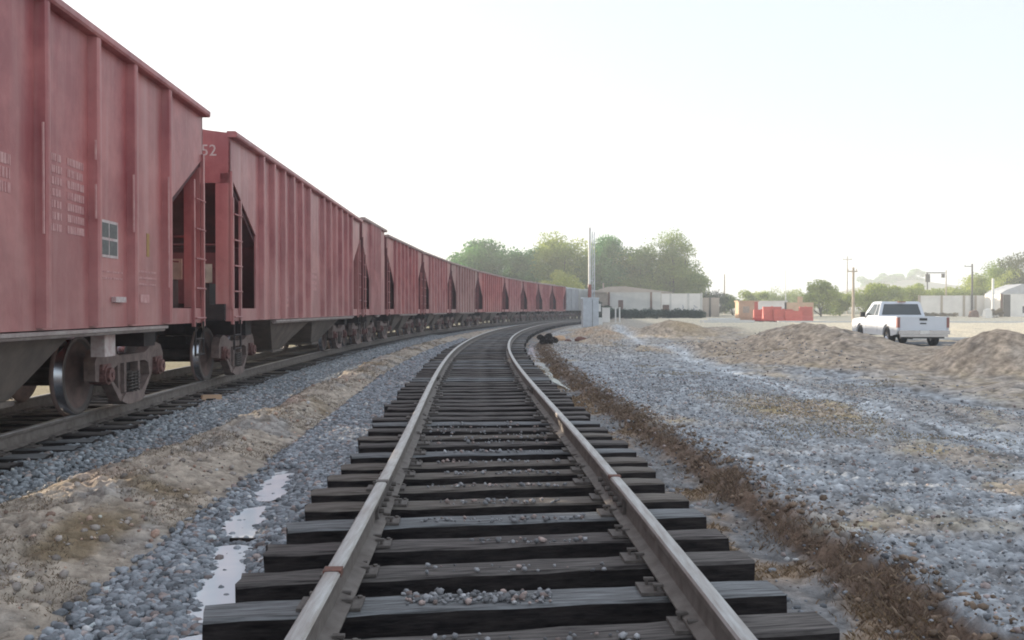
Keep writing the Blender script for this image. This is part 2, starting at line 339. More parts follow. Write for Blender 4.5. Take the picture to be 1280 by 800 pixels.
    c = mixc(c, cp*(1+.25*n3.ravel()[:,None]+.40*n4.ravel()[:,None]*1+.3*n5.ravel()[:,None]), pl)
    c = mixc(c, np.repeat(C(.45,.32,.22),X.size,0), np.clip(np.exp(-(((x-4.3)/1.6)**2+((y-45)/4)**2)),0,1)*sm(-.2,.4,n2)*(o>2))
    c = mixc(c, np.repeat(yel,X.size,0), np.exp(-(((x-9.3)/1.1)**2+((y-49)/2.2)**2))*.7)
    c = mixc(c, np.repeat(C(.33,.305,.265),X.size,0)*(1+.15*n2.ravel()[:,None]), sm(52,66,y)*(o>3)*sm(2,6,o)*.7)
    # sandy lot beyond the road
    lotm = sm(-.6,.6,y-47-.10*(30-x)*0)*sm(13,15,x)*(1-sm(20,60,np.abs(x-70)-40))
    c = mixc(c, np.repeat(sand,X.size,0)*(1+.10*n1.ravel()[:,None]+.06*n3.ravel()[:,None]), lotm)
    c = mixc(c, np.repeat(C(.18,.17,.11),X.size,0), sm(135,160,y))
    return z, np.clip(c,.004,.9)
rows=[-6.]
while rows[-1] < 600:
    y=rows[-1]; rows.append(y+(.12 if y<1.8 else max(.022, y*.0062)))
rows=np.array(rows)
def grow(a,b,d0,k):
    r=[a]
    while r[-1]<b: r.append(r[-1]+max(d0,(r[-1]-a)*k+d0))
    return np.array(r)
oc=np.r_[-3.4-grow(0,640,.05,.07)[::-1][:-1], np.arange(-3.4,3.4,.03), 3.4+grow(0,700,.032,.018)]
OX,YY=np.meshgrid(oc,rows)
XX=OX+np.interp(YY,_y,_x)
# straighten the sheet far out so it never folds
Z,Cc=ground(XX,YY)
R_,C_=XX.shape
idx=np.arange(R_*C_).reshape(R_,C_)
F=np.stack([idx[:-1,:-1],idx[:-1,1:],idx[1:,1:],idx[1:,:-1]],-1).reshape(-1,4)
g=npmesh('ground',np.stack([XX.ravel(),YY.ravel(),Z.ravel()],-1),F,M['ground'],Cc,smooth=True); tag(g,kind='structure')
def gz(x,y): return float(ground(np.array([[float(x)]]),np.array([[float(y)]]))[0][0,0])

# asphalt road crossing behind the berm, with its white kerb; both real strips
def strip(name, pts, w, h, m, dz=.012):
    mb=MB()
    for i in range(len(pts)-1):
        (x0,y0),(x1,y1)=pts[i],pts[i+1]; d=Vector((x1-x0,y1-y0,0)).normalized(); n=Vector((-d.y,d.x,0))*w/2
        n_=max(1,int(math.hypot(x1-x0,y1-y0)/2.5))
        for k in range(n_):
            a=Vector((x0+(x1-x0)*k/n_,y0+(y1-y0)*k/n_,0)); b=Vector((x0+(x1-x0)*(k+1)/n_,y0+(y1-y0)*(k+1)/n_,0))
            za=zf(a.x,a.y)+dz; zb=zf(b.x,b.y)+dz
            mb.hexa([a-n+Vector((0,0,za-.25)),b-n+Vector((0,0,zb-.25)),b+n+Vector((0,0,zb-.25)),a+n+Vector((0,0,za-.25)),
                     a-n+Vector((0,0,za+h)),b-n+Vector((0,0,zb+h)),b+n+Vector((0,0,zb+h)),a+n+Vector((0,0,za+h))])
    return tag(mb.build(name,m),kind='structure')
def zf(x,y):                         # smooth lot level
    return -.42 + float(sm(8,14,x))*float(sm(65,150,y))*.75
strip('road',[(11.,40.2),(24,39.5),(60,39),(140,38)],9.6,.0,M['asphalt'],.05)
strip('kerb',[(15.5,45.6),(24,44.9),(60,44.4),(140,44)],.28,.12,M['kerbwhite'],.03)
strip('far_road',[(24,99),(33,97),(60,95),(150,92)],6,.0,M['asphalt'],.06)
strip('far_kerb',[(27,93.5),(38,93.2),(60,92.2)],.5,.12,M['kerbwhite'],.05)

# ------------------------------------------------------------------ ballast stones, grass (uncountable)
def ico(sub):
    import bmesh
    b=bmesh.new(); bmesh.ops.create_icosphere(b,subdivisions=sub,radius=1); v=np.array([w.co[:] for w in b.verts]); f=np.array([[w.index for w in q.verts] for q in b.faces]); b.free(); return v,f
def stones(name, s, o, r, sub, col, lift=.3, ztop=None):
    v,f=ico(sub); n=len(s); x,y,_=P(s,o)
    z=ground(x[None,:],y[None,:])[0][0] if ztop is None else ztop
    K=8; T=[]
    for k in range(K):
        q=v*(1+.28*(RNG.random((len(v),1))-.5)*(1.6 if sub==1 else 1.2)); ang=RNG.random()*6; 
        d=RNG.normal(size=3); d/=np.linalg.norm(d); cut=.45+.3*RNG.random(); dd=q@d; q=q-np.clip(dd-cut,0,9)[:,None]*d
        T.append(q)
    T=np.array(T); ti=RNG.integers(0,K,n)
    sc=r[:,None]*np.stack([.8+.5*RNG.random(n),.8+.5*RNG.random(n),.55+.35*RNG.random(n)],-1)
    a=RNG.random(n)*2*PI; ca,sa=np.cos(a),np.sin(a)
    V=T[ti]*sc[:,None,:]
    tl=RNG.normal(size=n)*.4; ct,st=np.cos(tl),np.sin(tl)
    yy=V[...,1]*ct[:,None]-V[...,2]*st[:,None]; zz=V[...,1]*st[:,None]+V[...,2]*ct[:,None]
    xx=V[...,0]*ca[:,None]-yy*sa[:,None]; yy2=V[...,0]*sa[:,None]+yy*ca[:,None]
    V=np.stack([xx+x[:,None],yy2+y[:,None],zz+(z+r*lift)[:,None]],-1)
    FF=f[None]+ (np.arange(n)*len(v))[:,None,None]
    CC=np.repeat(col[:,None,:],len(v),1)
    ob=npmesh(name,V.reshape(-1,3),FF.reshape(-1,3),M['stone'],CC.reshape(-1,3),smooth=(sub>1)); return ob
def stonecol(n, base=(.265,.283,.305), pink=.10):
    b=np.array(base)[None]*(.5+1.0*RNG.random((n,1))); t=(RNG.random(n)<pink)[:,None]
    b=np.where(t,b*np.array([1.25,.98,.86]),b); w=(RNG.random(n)<.05)[:,None]; return np.clip(np.where(w,b*1.7,b),0,.6)
def pool(n,a,b,pw=1.0): return a+(b-a)*RNG.random(n)**pw
n=18000; s=pool(n,-.5,9,1.15); o=pool(n,-2.14,-1.22)+.04*RNG.normal(size=n)
pd=np.abs(o-np.interp(s+1,PUD[0],PUD[1]))+.10*(vn(s*4,o*4,3)-.5)
keep=~((pd<.115)&(s>2.7)&(s<7.9)&(np.abs(s-5.13)>.07)&(np.abs(s-6.34)>.08)&(np.abs(s-3.42)>.07)&(RNG.random(n)<.97))
s,o=s[keep],o[keep]; n=len(s)
tag(stones('ballast_stones',s,o,.014+.017*RNG.random(n)**1.5,2,stonecol(n),.2+.5*RNG.random(n)),kind='stuff')
n=18000; s=pool(n,8.5,45,1.6); o=pool(n,-2.15,-1.22)
tag(stones('ballast_stones',s,o,.02+.02*RNG.random(n)+s*.0004,1,stonecol(n),.4),kind='stuff')
n=42000; s=pool(n,3.5,50,1.5); o=pool(n,-4.5,-3.1)
keep=RNG.random(n) < np.clip((np.interp(s+1,[5,7,9,11,13,20],[-3.9,-3.8,-3.5,-3.35,-3.15,-3.15])+.18-o)/.3,.0,1)
s,o=s[keep],o[keep]; n=len(s)
tag(stones('ballast_stones',s,o,.016+.018*RNG.random(n)+s*.0004,1,stonecol(n,(.26,.278,.295)),.4),kind='stuff')
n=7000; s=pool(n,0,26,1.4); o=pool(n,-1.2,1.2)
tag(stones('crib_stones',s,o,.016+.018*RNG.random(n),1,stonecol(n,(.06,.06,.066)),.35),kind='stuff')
# loose pale stones on the earth beside the track and on the gravel plain
n=9000; s=pool(n,1,40,1.5); o=pool(n,1.35,9,1.3)
n2_=30000; s2=pool(n2_,1,18,1.3); o2=2.12+5.3*RNG.random(n2_)
cc2=stonecol(n2_,(.34,.355,.375),.2); cc2=np.where((RNG.random(n2_)<.14)[:,None],cc2*.5,cc2*1.15)
tag(stones('gravel_chips',s2,o2,.004+.010*RNG.random(n2_)**2+s2*.0003,1,cc2,.25),kind='stuff')
tag(stones('loose_stones',s,o,.007+.018*RNG.random(n)**3+s*.0003,1,stonecol(n,(.24,.25,.27),.25),.25),kind='stuff')
n=2600; s=pool(n,1,22,1.3); o=pool(n,-3.8,-2.1)
tag(stones('loose_stones',s,o,.007+.026*RNG.random(n)**4,1,stonecol(n,(.36,.32,.29),.3),.25),kind='stuff')
n=4600; s=pool(n,1,40,1.4); o=2.08+.15*RNG.normal(size=n)
tag(stones('earth_clods',s,o,.006+.024*RNG.random(n)**4+s*.0003,1,np.array([.20,.145,.105])[None]*(.55+.9*RNG.random((n,1))),.3),kind='stuff')
def blades(name, x, y, h, w, col, lean=.5):
    n=len(x); z=ground(x[None,:],y[None,:])[0][0]; a=RNG.random(n)*2*PI; l=lean*h*(.3+RNG.random(n)); b=RNG.random(n)*2*PI
    dx,dy=np.cos(a)*w,np.sin(a)*w; lx,ly=np.cos(b)*l,np.sin(b)*l
    V=np.stack([np.stack([x-dx,y-dy,z-.01],-1),np.stack([x+dx,y+dy,z-.01],-1),np.stack([x+dx*.6+lx*.4,y+dy*.6+ly*.4,z+h*.6],-1),np.stack([x+lx,y+ly,z+h],-1)],1)
    Fq=np.stack([np.array([0,1,2,3])]*n)+(np.arange(n)*4)[:,None]
    return npmesh(name,V.reshape(-1,3),Fq,M['grass'],np.repeat(col[:,None,:],4,1).reshape(-1,3))
def gcol(n,a,b): 
    t=RNG.random((n,1)); return (np.array(a)[None]*(1-t)+np.array(b)[None]*t)*(.7+.6*RNG.random((n,1)))
n=52000; s=pool(n,1,42,1.4); o=1.98+.12*RNG.normal(size=n)
x,y,_=P(s,o); k=(vn(x*2.3,y*2.3,5)*.6+vn(x*7,y*7,6)*.4)>.47+.25*RNG.random(n)-.12; x,y=x[k],y[k]; n=len(x)
tag(blades('bank_grass',x,y,(.010+.034*RNG.random(n)**1.8)*(.5+vn(x*2,y*2,77)),.0011+.00016*y,gcol(n,(.17,.115,.08),(.34,.26,.19)),1.2),kind='stuff')
n=40000; s=pool(n,1,30,1.5); o=pool(n,1.35,2.0)
x,y,_=P(s,o); k=fbm(x*1.6,y*1.3,55)>.12; x,y=x[k],y[k]; n=len(x)
tag(blades('straw_grass',x,y,.008+.024*RNG.random(n),.001+.00015*y,gcol(n,(.20,.13,.08),(.32,.24,.15)),1.5),kind='stuff')
n=80000; x=pool(n,2.8,7.5); y=pool(n,5,36)
k=(np.exp(-(((x-4.15)/.9)**2+((y-13.4)/1.9)**2))>.4*RNG.random(n)+.1)|(vn(x*1.2,y*.9,9)>.80); x,y=x[k],y[k]; n=len(x)
tag(blades('straw_grass',x,y,.01+.022*RNG.random(n),.0014+.00015*y,gcol(n,(.26,.20,.12),(.40,.33,.20)),1.3),kind='stuff')
n=110000; s=pool(n,1,42,1.4); o=pool(n,-3.7,-2.1)
x,y,_=P(s,o); k=vn(x*2.1,y*1.7,14)>.52; x,y=x[k],y[k]; n=len(x)
tag(blades('bank_grass',x,y,.006+.014*RNG.random(n),.001+.00015*y,gcol(n,(.20,.165,.125),(.33,.27,.20)),1.3),kind='stuff')

# ------------------------------------------------------------------ water lying beside the sleepers
def puddle(name, ss, oc_, ww, z, zoff=0, rag=0.):
    V=[];
    for i,sv in enumerate(ss):
        w=ww[i]; 
        for t in (-1,-.5,0,.5,1):
            x,y,_=P(sv,oc_[i]+t*(w+rag*(float(vn(sv*9,t*3+5,61))-.45+.5*float(vn(sv*31,t*3+5,62))-.25))); V.append((float(x),float(y),z))
    V=np.array(V); n=len(ss); q=[]
    for i in range(n-1):
        for j in range(4): q.append((i*5+j,i*5+j+1,(i+1)*5+j+1,(i+1)*5+j))
    return tag(npmesh(name,V,np.array(q),M['water']),kind='structure')
ss=np.linspace(2.4,8.4,90)
ss=np.linspace(2.6,7.9,360)
oc2=np.interp(ss+1,PUD[0],PUD[1])+.02*np.sin(ss*7.1); w2=(.225+.03*np.sin(ss*1.7)+.02*np.sin(ss*11)+.012*np.sin(ss*31))
w2*=np.clip((ss-2.6)/.3,.05,1)*np.clip((7.9-ss)/.4,.05,1)
for (sa,sb) in ((2.6,3.35),(3.5,5.05),(5.2,6.25),(6.42,7.9)):
    k=(ss>sa)&(ss<sb); puddle('puddle',ss[k],oc2[k],np.maximum(.01,w2[k]*np.clip(np.minimum(ss[k]-sa,sb-ss[k])/.16,.02,1)**.5),-.463,rag=.16)
ss=np.linspace(10,41,120)
oc3=np.interp(ss,[10,16,24,32,41],[1.72,1.70,1.60,1.48,1.44])+.05*np.sin(ss*.9); w3=.12+.05*np.sin(ss*.8)+.03*np.sin(ss*3.1)
w3*=np.clip((ss-16)/6,.0,1)*.9+.0001*np.clip((41-ss)/3,.05,1)
puddle('puddle',ss,oc3,w3*1.2,-.447)

# ------------------------------------------------------------------ tracks
RAILP=[(-.070,-.168),(-.070,-.160),(-.012,-.140),(-.009,-.050),(-.034,-.040),(-.036,-.012),(-.028,-.002),(-.012,0),(.012,0),(.028,-.002),(.036,-.012),(.034,-.040),(.009,-.050),(.012,-.140),(.070,-.160),(.070,-.168)]
def rail(side, off, z, parent, s0, s1):
    ss=np.r_[np.arange(s0,30,.25),np.arange(30,s1,1.0)]; n=len(RAILP); V=[]
    for sv in ss:
        for (po,pz) in RAILP:
            x,y,_=P(sv,off+side*.7545+po); V.append((float(x)-parent.location.x,float(y)-parent.location.y,z+pz-parent.location.z))
    mb=MB(); mb.v=V
    for i in range(len(ss)-1):
        for q in range(n):
            r=(q+1)%n; mb.f.append((i*n+q,(i+1)*n+q,(i+1)*n+r,i*n+r)); mb.m.append(1 if 5<=q<=9 else 0)
    return mb.build('rail',[M['railside'],M['railtop']],parent)
def tie_mesh(seed, length=2.56, hh=.185):
    rr=random.Random(seed); mb=MB(); w=.23; nx=14; V=[]
    ring=[(-w/2,-hh),(-w/2,-.012),(-w/2+.012,0),(0,.0),(w/2-.012,0),(w/2,-.012),(w/2,-hh)]
    for i in range(nx+1):
        x=-length/2+length*i/nx
        for (a,b) in ring:
            V.append((x+rr.uniform(-.004,.004)+(rr.uniform(-.014,.014) if i in(0,nx) else 0), a+rr.uniform(-.005,.005), b+(rr.uniform(-.007,.003) if b>-.1 else 0)))
    mb.v=V; n=len(ring)
    for i in range(nx):
        for q in range(n-1):
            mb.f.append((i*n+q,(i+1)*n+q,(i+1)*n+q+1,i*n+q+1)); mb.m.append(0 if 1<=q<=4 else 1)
    mb.f.append(tuple(range(n))[::-1]); mb.m.append(1); mb.f.append(tuple(nx*n+q for q in range(n))); mb.m.append(1)
    return mb
def make_tie(parent, mats, seed):
    return tie_mesh(seed).build('sleeper',mats,parent,rec=True)
def plate_mb(cx):
    mb=MB(); mb.box(cx-.135,cx+.135,-.085,.085,.002,.016)
    for a,b in ((-.135,.05),(-.10,-.05),(.135,-.05),(.10,.05)):
        mb.bar((cx+a*.66,b,.012),(cx+a*.66,b,.036),.009,6); d=-1 if a>0 else 1
        mb.box(cx+a*.66-.012+min(0,d*.022),cx+a*.66+.012+max(0,d*.022),b-.013,b+.013,.036,.047)
    mb.bar((cx+.115,.06,.016),(cx+.115,.06,.026),.012,6); return mb
def track(off, z, label, name, tie0, skew, s1, ndetail):
    x,y,_=P(0,off); t=empty(name,(float(x),float(y),z-.17),0,label,'railway track'); L=t.location
    for sd in (-1,1): rail(sd,off,z,t,-5,s1)
    protos=[]
    for k in range(6):
        mt=[M['tie'][k%3],M['tie_side']] if k<5 else [M['tie_frost'],M['tie_side']]
        protos.append(make_tie(t,mt,k+int(abs(off)*10)))
    used=set(); pl=None; sv=tie0; i=0; restV=MB()
    while sv < s1:
        x,y,_=P(sv,off+random.uniform(-.05,.05)); rz=-TH(sv)+skew*math.exp(-sv/11.)+random.gauss(0,.012)
        k=random.choice([0,1,2,3,4,0,5,2,5]) 
        if i<100:
            if k not in used: o=protos[k]; used.add(k)
            else: o=protos[k].copy(); COL.objects.link(o)
            o.parent=t; o.location=(float(x)-L.x,float(y)-L.y,-.018+random.uniform(-.008,.004)); o.rotation_euler=(random.gauss(0,.012),random.gauss(0,.004),rz)
            if i<ndetail:
                for sd in (-1,1):
                    if pl is None: c=pl=plate_mb(0).build('tie_plate',M['plate'],o)
                    else: c=pl.copy(); COL.objects.link(c); c.parent=o
                    c.location=(sd*.7545,0,0)
                    c.rotation_euler=(0,0,-skew*math.exp(-sv/11.))
        else:
            q=tie_mesh(i%5,2.56); c_,s_=math.cos(rz),math.sin(rz); b=len(restV.v)
            restV.v+=[(float(x)-L.x+a*c_-bb*s_,float(y)-L.y+a*s_+bb*c_,zz-.018) for a,bb,zz in q.v]; restV.f+=[tuple(w+b for w in f) for f in q.f]; restV.m+=q.m
        sv+=.527+random.uniform(-.022,.022); i+=1
    for k in range(6):
        if k not in used: bpy.data.objects.remove(protos[k])
    if restV.v: tag(restV.build('sleeper',[M['tie'][1],M['tie_side']],t),kind='stuff')
    return t
T1=track(0,0,'empty curving track of bare dark timber sleepers and worn rails in the foreground','railway_track',.36,.165,165,44)
T2=track(OFF,TZ,'rail track half buried in ballast under the standing hopper train','railway_track',3.2,.0,165,30)
# joint bars with bolts, insulated joint gaps, rust patch on the left railhead
def joint(sv, side, L=.62):
    x,y,_=P(sv,side*.7545); mb=MB()
    for sg in (-1,1):
        mb.prism([(sg*.012,-.135),(sg*.034,-.128),(sg*.026,-.095),(sg*.034,-.052),(sg*.011,-.05)],-L/2,L/2,'y')
        for k in range(6):
            yy=-L/2+.06+k*(L-.12)/5; mb.bar((sg*.024,yy,-.092),(sg*.058,yy,-.092),.016,6)
    o=mb.build('joint_bar',M['plate'],T1,rec=True); o.location=(float(x)-T1.location.x,float(y)-T1.location.y,-T1.location.z); o.rotation_euler=(0,0,-TH(sv)); return o
joint(4.75,-1,.95); joint(4.85,1,.95); joint(12.6,1); joint(15.0,-1); joint(26,1)
for sv,sd,m_ in ((2.78,-1,'rust'),(4.78,-1,'plate'),(4.9,1,'rust')):
    x,y,_=P(sv,sd*.7545); mb=MB().box(-.0375,.0375,-.035,.035,-.025,.0025)
    o=mb.build('rail_end_patch',M[m_],T1); o.location=(float(x)-T1.location.x,float(y)-T1.location.y,-T1.location.z); o.rotation_euler=(0,0,-TH(sv))
# gravel spilled on the first sleepers
def spill(sa,sb,oa,ob_,n,ztop):
    s_=pool(n,sa,sb); o_=oa+(ob_-oa)*RNG.random(n); return stones('spilled_gravel',s_,o_,.006+.014*RNG.random(n)**2,1,stonecol(n,(.26,.26,.27),.2),.4,np.full(n,ztop))
for (a,b,c,d,n_) in ((2.88,3.06,-.48,.18,170),(2.36,2.52,-.45,.5,30),(3.36,3.49,-.5,.5,26),(3.91,4.01,-.2,.5,35),(4.43,4.55,-.5,.5,60),(4.93,5.06,-.4,.4,60),(5.51,5.61,-.5,.5,60),(6.01,6.16,-.4,.5,60),(6.56,6.66,-.5,.6,50),(7.11,7.21,-.5,.6,60),(7.61,9.31,-.6,.6,160)):
    tag(spill(a,b,c,d,n_,-.186),kind='stuff')

# ------------------------------------------------------------------ hopper wagons
H0,H1,HW=1.03,4.12,1.47
def wheel_mb():
    mb=MB(); prof=[(-.075,.0),(-.075,.12),(-.05,.14),(-.03,.36),(-.055,.40),(-.070,.475),(-.055,.487),(-.035,.470),(-.028,.458),(.065,.455),(.072,.448),(.072,.40),(.045,.385),(.012,.30),(.02,.15),(.075,.13),(.075,0)]
    mis=[1,1,1,1,1,1,1,1,2,3,3,3,0,0,0,0]
    mb.lathe_x(prof,(0,0,0),44,mis); return mb
def springs(mb,n=3,fine=True):
    for k in range(n):
        cy=(k-(n-1)/2)*.115
        for cx in ((.0,) if not fine else (.05,-.05)):
            if fine:
                pts=[(cx+.045*math.cos(a),cy+.045*math.sin(a),.20+.235*a/(2*PI*6)) for a in np.linspace(0,2*PI*6,66)]
                mb.path(pts,.0115,5)
            else: mb.bar((cx,cy,.2),(cx,cy,.43),.045,8)
def sideframe_mb():
    mb=MB(); t=(-.065,.065)
    top=[(-1.13,.50),(-1.15,.62),(-1.05,.74),(-.86,.78),(-.66,.74),(-.42,.66),(.42,.66),(.66,.74),(.86,.78),(1.05,.74),(1.15,.62),(1.13,.50),(.98,.50),(.94,.60),(.80,.60),(.68,.56),(.56,.585),(-.56,.585),(-.68,.56),(-.80,.60),(-.94,.60),(-.98,.50)]
    # split into convex-ish pieces
    mb.prism([(-.44,.56),(-.44,.665),(-.66,.74),(-.86,.785),(-1.05,.745),(-1.15,.62),(-1.14,.40),(-1.04,.38),(-1.02,.58),(-.74,.58),(-.72,.38),(-.62,.36),(-.58,.52)],*t)
    mb.prism([(.44,.56),(.58,.52),(.62,.36),(.72,.38),(.74,.58),(1.02,.58),(1.04,.38),(1.14,.40),(1.15,.62),(1.05,.745),(.86,.785),(.66,.74),(.44,.665)],*t)
    mb.prism([(-.44,.562),(.44,.562),(.44,.663),(-.44,.663)],*t)
    for sg in (-1,1):
        mb.prism([(sg*.62,.362),(sg*.723,.384),(sg*.40,.10),(sg*.27,.13)],*t)        # inclined lower arms
        mb.prism([(sg*.20,.20),(sg*.27,.20),(sg*.27,.56),(sg*.20,.56)],*t)           # columns
        mb.prism([(sg*.27,.16),(sg*.33,.14),(sg*.36,.56),(sg*.27,.56)],-.02,.02)
    mb.prism([(-.40,.10),(-.22,.045),(.22,.045),(.40,.10),(.27,.19),(-.27,.19)],-.10,.09)
    return mb
PROTO={}
def add_copy(key, parent, loc, maker):
    if key not in PROTO:
        o=maker(parent); PROTO[key]=o
    else:
        o=PROTO[key].copy(); COL.objects.link(o)
        for ch in PROTO[key].children:
            c=ch.copy(); COL.objects.link(c); c.parent=o
    o.parent=parent; o.location=loc; return o
def truck_asm(parent, cy, det):
    def mk(p):
        # bolster is the part that carries frames, wheels, springs
        mb=MB(); mb.box(-1.0,1.0,-.19,.19,.44,.60); mb.box(-.25,.25,-.25,.25,.60,.74); mb.box(-.95,.95,-.5,-.38,.30,.40); mb.box(-.95,.95,.38,.5,.30,.40)
        for a in (-.89,.89): mb.bar((-.8,a,.457),(.8,a,.457),.085,14)
        tr=mb.build('bogie',M['under'],p,rec=True)
        for sg in (-1,1):
            f=sideframe_mb().build('side_frame',M['cast'],tr,rec=True); f.location=(sg*1.03,0,0)
            if det>0 or sg>0:
                sp=MB(); springs(sp,3,det>1 and sg>0); q=sp.build('spring',M['plate'],tr); q.location=(sg*1.045,0,0)
            for a in (-.89,.89):
                w=wheel_mb().build('wheel',[M['wheelface'],M['wheelface'],M['tread'],M['wheelrim']],tr,smooth=True); w.location=(sg*.745,a,.455); w.rotation_euler=(0,0,0 if sg>0 else PI)
                b=MB(); b.bar((sg*.95,a,.457),(sg*1.15,a,.457),.115,18); b.bar((sg*1.15,a,.457),(sg*1.19,a,.457),.085,16)
                b.bar((sg*1.19,a,.457),(sg*1.205,a,.457),.03,6)
                b.box(min(sg*.94,sg*1.13),max(sg*.94,sg*1.13),a-.13,a+.13,.52,.585)
                b.build('bearing',M['bearing'],tr)
            for a in (-.4,.4):
                s2=MB().box(min(sg*.70,sg*.80),max(sg*.70,sg*.80),a-.04,a+.04,.30,.50); s2.build('brake_shoe',M['under'],tr)
        return tr
    return add_copy('bogie%d'%det,parent,(0,cy,0),mk)
def ladder_mb(y0,y1,x,z0,z1,step):
    mb=MB(); mb.box(x-.02,x+.02,y0-.03,y0+.03,z0,z1); mb.box(x-.02,x+.02,y1-.03,y1+.03,z0,z1)
    z=z0+.12
    while z<z1-.1: mb.bar((x+.035,y0,z),(x+.035,y1,z),.013,6); z+=step
    return mb
def letter(parent, txt, x, y, z, size, m, rz=PI/2, name='lettering', depth=.004):
    cu=bpy.data.curves.new('t','FONT'); cu.body=txt; cu.size=size; cu.extrude=depth; cu.resolution_u=2
    t=bpy.data.objects.new('t',cu); COL.objects.link(t); bpy.context.view_layer.update()
    me=bpy.data.meshes.new_from_object(t.evaluated_get(bpy.context.evaluated_depsgraph_get())); bpy.data.objects.remove(t); me.name=name
    me.materials.clear(); me.materials.append(m)
    o=bpy.data.objects.new(name,me); COL.objects.link(o); o.parent=parent; o.location=(x,y,z); o.rotation_euler=(PI/2,0,rz); return o
def hopper(s0, s1, label, pm, det, short=False, cm=2.7, dz=0., ribs=None, name='hopper_wagon'):
    sm_=(s0+s1)/2; xa,ya,_=P(s0,OFF); xb,yb,_=P(s1,OFF); cx,cy=(xa+xb)/2,(ya+yb)/2
    L=math.hypot(xb-xa,yb-ya); rz=-math.atan2(xb-xa,yb-ya); a=L/2
    t=empty(name,(float(cx),float(cy),TZ),rz,label,'freight wagon','red hopper wagons of the standing train')
    top=H1+dz; cut=1.62 if det>1 else min(1.85,L*.3); zc,ze=(2.55,3.42) if det>1 else (2.2,3.55)
    if ribs is None:
        n=max(6,int(round((L-2*cut)/1.08))); ribs=[-a+cut+(L-2*cut)*i/n for i in range(n+1)]
        if det: 
            mid=n//2
    ne=-a; fe=a
    for sg in (-1,1):                        # side sheets with pressed ribs
        mb=MB(); xs=(sg*(HW-.03),sg*HW); lo,hi=min(xs),max(xs)
        fcut=cut
        mb.prism([(-a+cut,H0+.0),(a-fcut,H0+.0),(a-fcut,zc),(a,ze),(a,top-.06),(-a,top-.06),(-a,ze),(-a+cut,zc)] if not short else
                 [(-a+cut,H0+.0),(a,H0+.0),(a,top-.06),(-a,top-.06),(-a,ze),(-a+cut,zc)],lo,hi)
        for r in ribs:
            w=.055; q=[(HW+.0,-w-.025),(HW+.085,-w),(HW+.095,-w*.3),(HW+.095,w*.3),(HW+.085,w),(HW+.0,w+.025)]
            mb.prism([(sg*p[0],r+p[1]) for p in q],H0+.02,top-.07,'z')
        mb.build('side_panel',pm,t,rec=True)
        # top chord
        mb=MB(); q=[(HW-.05,top-.10),(HW+.10,top-.10),(HW+.115,top-.075),(HW+.115,top-.02),(HW+.09,top),(HW-.05,top)]
        mb.prism([(sg*p[0],p[1]) for p in q],-a-.01,a+.01,'y'); mb.build('top_chord',M['topdust'] if det<2 else pm,t,rec=True)
        # side sill, full length
        for (q0,q1) in ((-a,-a+cut-.002),(a-cut+.002,a)):
            if short and q1==a: continue
            mb=MB(); mb.box(min(sg*(HW-.08),sg*(HW+.0)),max(sg*(HW-.08),sg*(HW+.0)),q0,q1,H0,H0+.21); mb.build('side_sill',pm,t)
        if sg>0:
            mb=MB(); mb.box(HW-.02,HW+.09,-a+cut+1.2,a-cut-.2,H0-.045,H0-.012); mb.bar((HW+.03,-a+cut+1.2,H0-.06),(HW+.03,a-cut-.2,H0-.06),.022,8)
            mb.build('sill_pipe',M['silver'],t)
        for e in (-1,1):
            if short and e>0: continue
            # corner post and inner ladder post
            mb=MB(); mb.box(min(sg*(HW-.02),sg*(HW+.03)),max(sg*(HW-.02),sg*(HW+.03)),min(e*a,e*(a-.07)),max(e*a,e*(a-.07)),H0+.2,ze+.05)
            mb.box(min(sg*(HW-.16),sg*(HW+.0)),max(sg*(HW-.16),sg*(HW+.0)),min(e*a,e*(a-.04)),max(e*a,e*(a-.04)),H0+.2,ze+.02)
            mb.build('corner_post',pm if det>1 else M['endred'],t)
            if det>=1:
                ladder_mb(e*(a-.06),e*(a-.52),sg*(HW+.02),H0-.05,3.05,.40 if det<2 else .42).build('ladder',pm,t)
                st=MB(); y0,y1=e*(a-.10),e*(a-.48); xx=sg*(HW+.03)
                for yy in (y0,y1): st.bar((xx,yy,H0+.02),(xx,yy,.56),.016,6)
                for zz in (.58,.80): st.bar((xx,y0,zz),(xx,y1,zz),.018,6)
                st.build('stirrup',M['under'],t)
    for e in (-1,1):
        cc=cut if not(short and e>0) else .25
        mb=MB()                                 # end: upper plate, posts, slope sheet, lower bulkhead
        pk=.17
        mb.prism([(-HW,3.28),(HW,3.28),(HW,top-.03),(.0,top+pk-.02),(-HW,top-.03)],min(e*a,e*(a-.05)),max(e*a,e*(a-.05)),'y')
        for sg in (-1,1): mb.box(min(sg*(HW-.24),sg*(HW-.01)),max(sg*(HW-.24),sg*(HW-.01)),min(e*(a-.004),e*(a-.11)),max(e*(a-.004),e*(a-.11)),H0+.22,3.275)
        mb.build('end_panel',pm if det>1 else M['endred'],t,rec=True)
        mb=MB(); x_=HW-.035
        mb.hexa([(-x_,e*(a-.06),3.3),(x_,e*(a-.06),3.3),(x_,e*(a-.06),3.36),(-x_,e*(a-.06),3.36),(-x_,e*(a-cc-.15),2.35),(x_,e*(a-cc-.15),2.35),(x_,e*(a-cc-.15),2.41),(-x_,e*(a-cc-.15),2.41)])
        mb.hexa([(-x_,e*(a-cc-.15),2.33),(x_,e*(a-cc-.15),2.33),(x_,e*(a-cc-.15),2.40),(-x_,e*(a-cc-.15),2.40),(-x_,e*(a-2.6),1.15),(x_,e*(a-2.6),1.15),(x_,e*(a-2.6),1.22),(-x_,e*(a-2.6),1.22)])
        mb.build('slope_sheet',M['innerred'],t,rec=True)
        mb=MB(); mb.box(-HW+.26,HW-.26,min(e*(a-.9),e*(a-.94)),max(e*(a-.9),e*(a-.94)),H0+.2,2.2); 
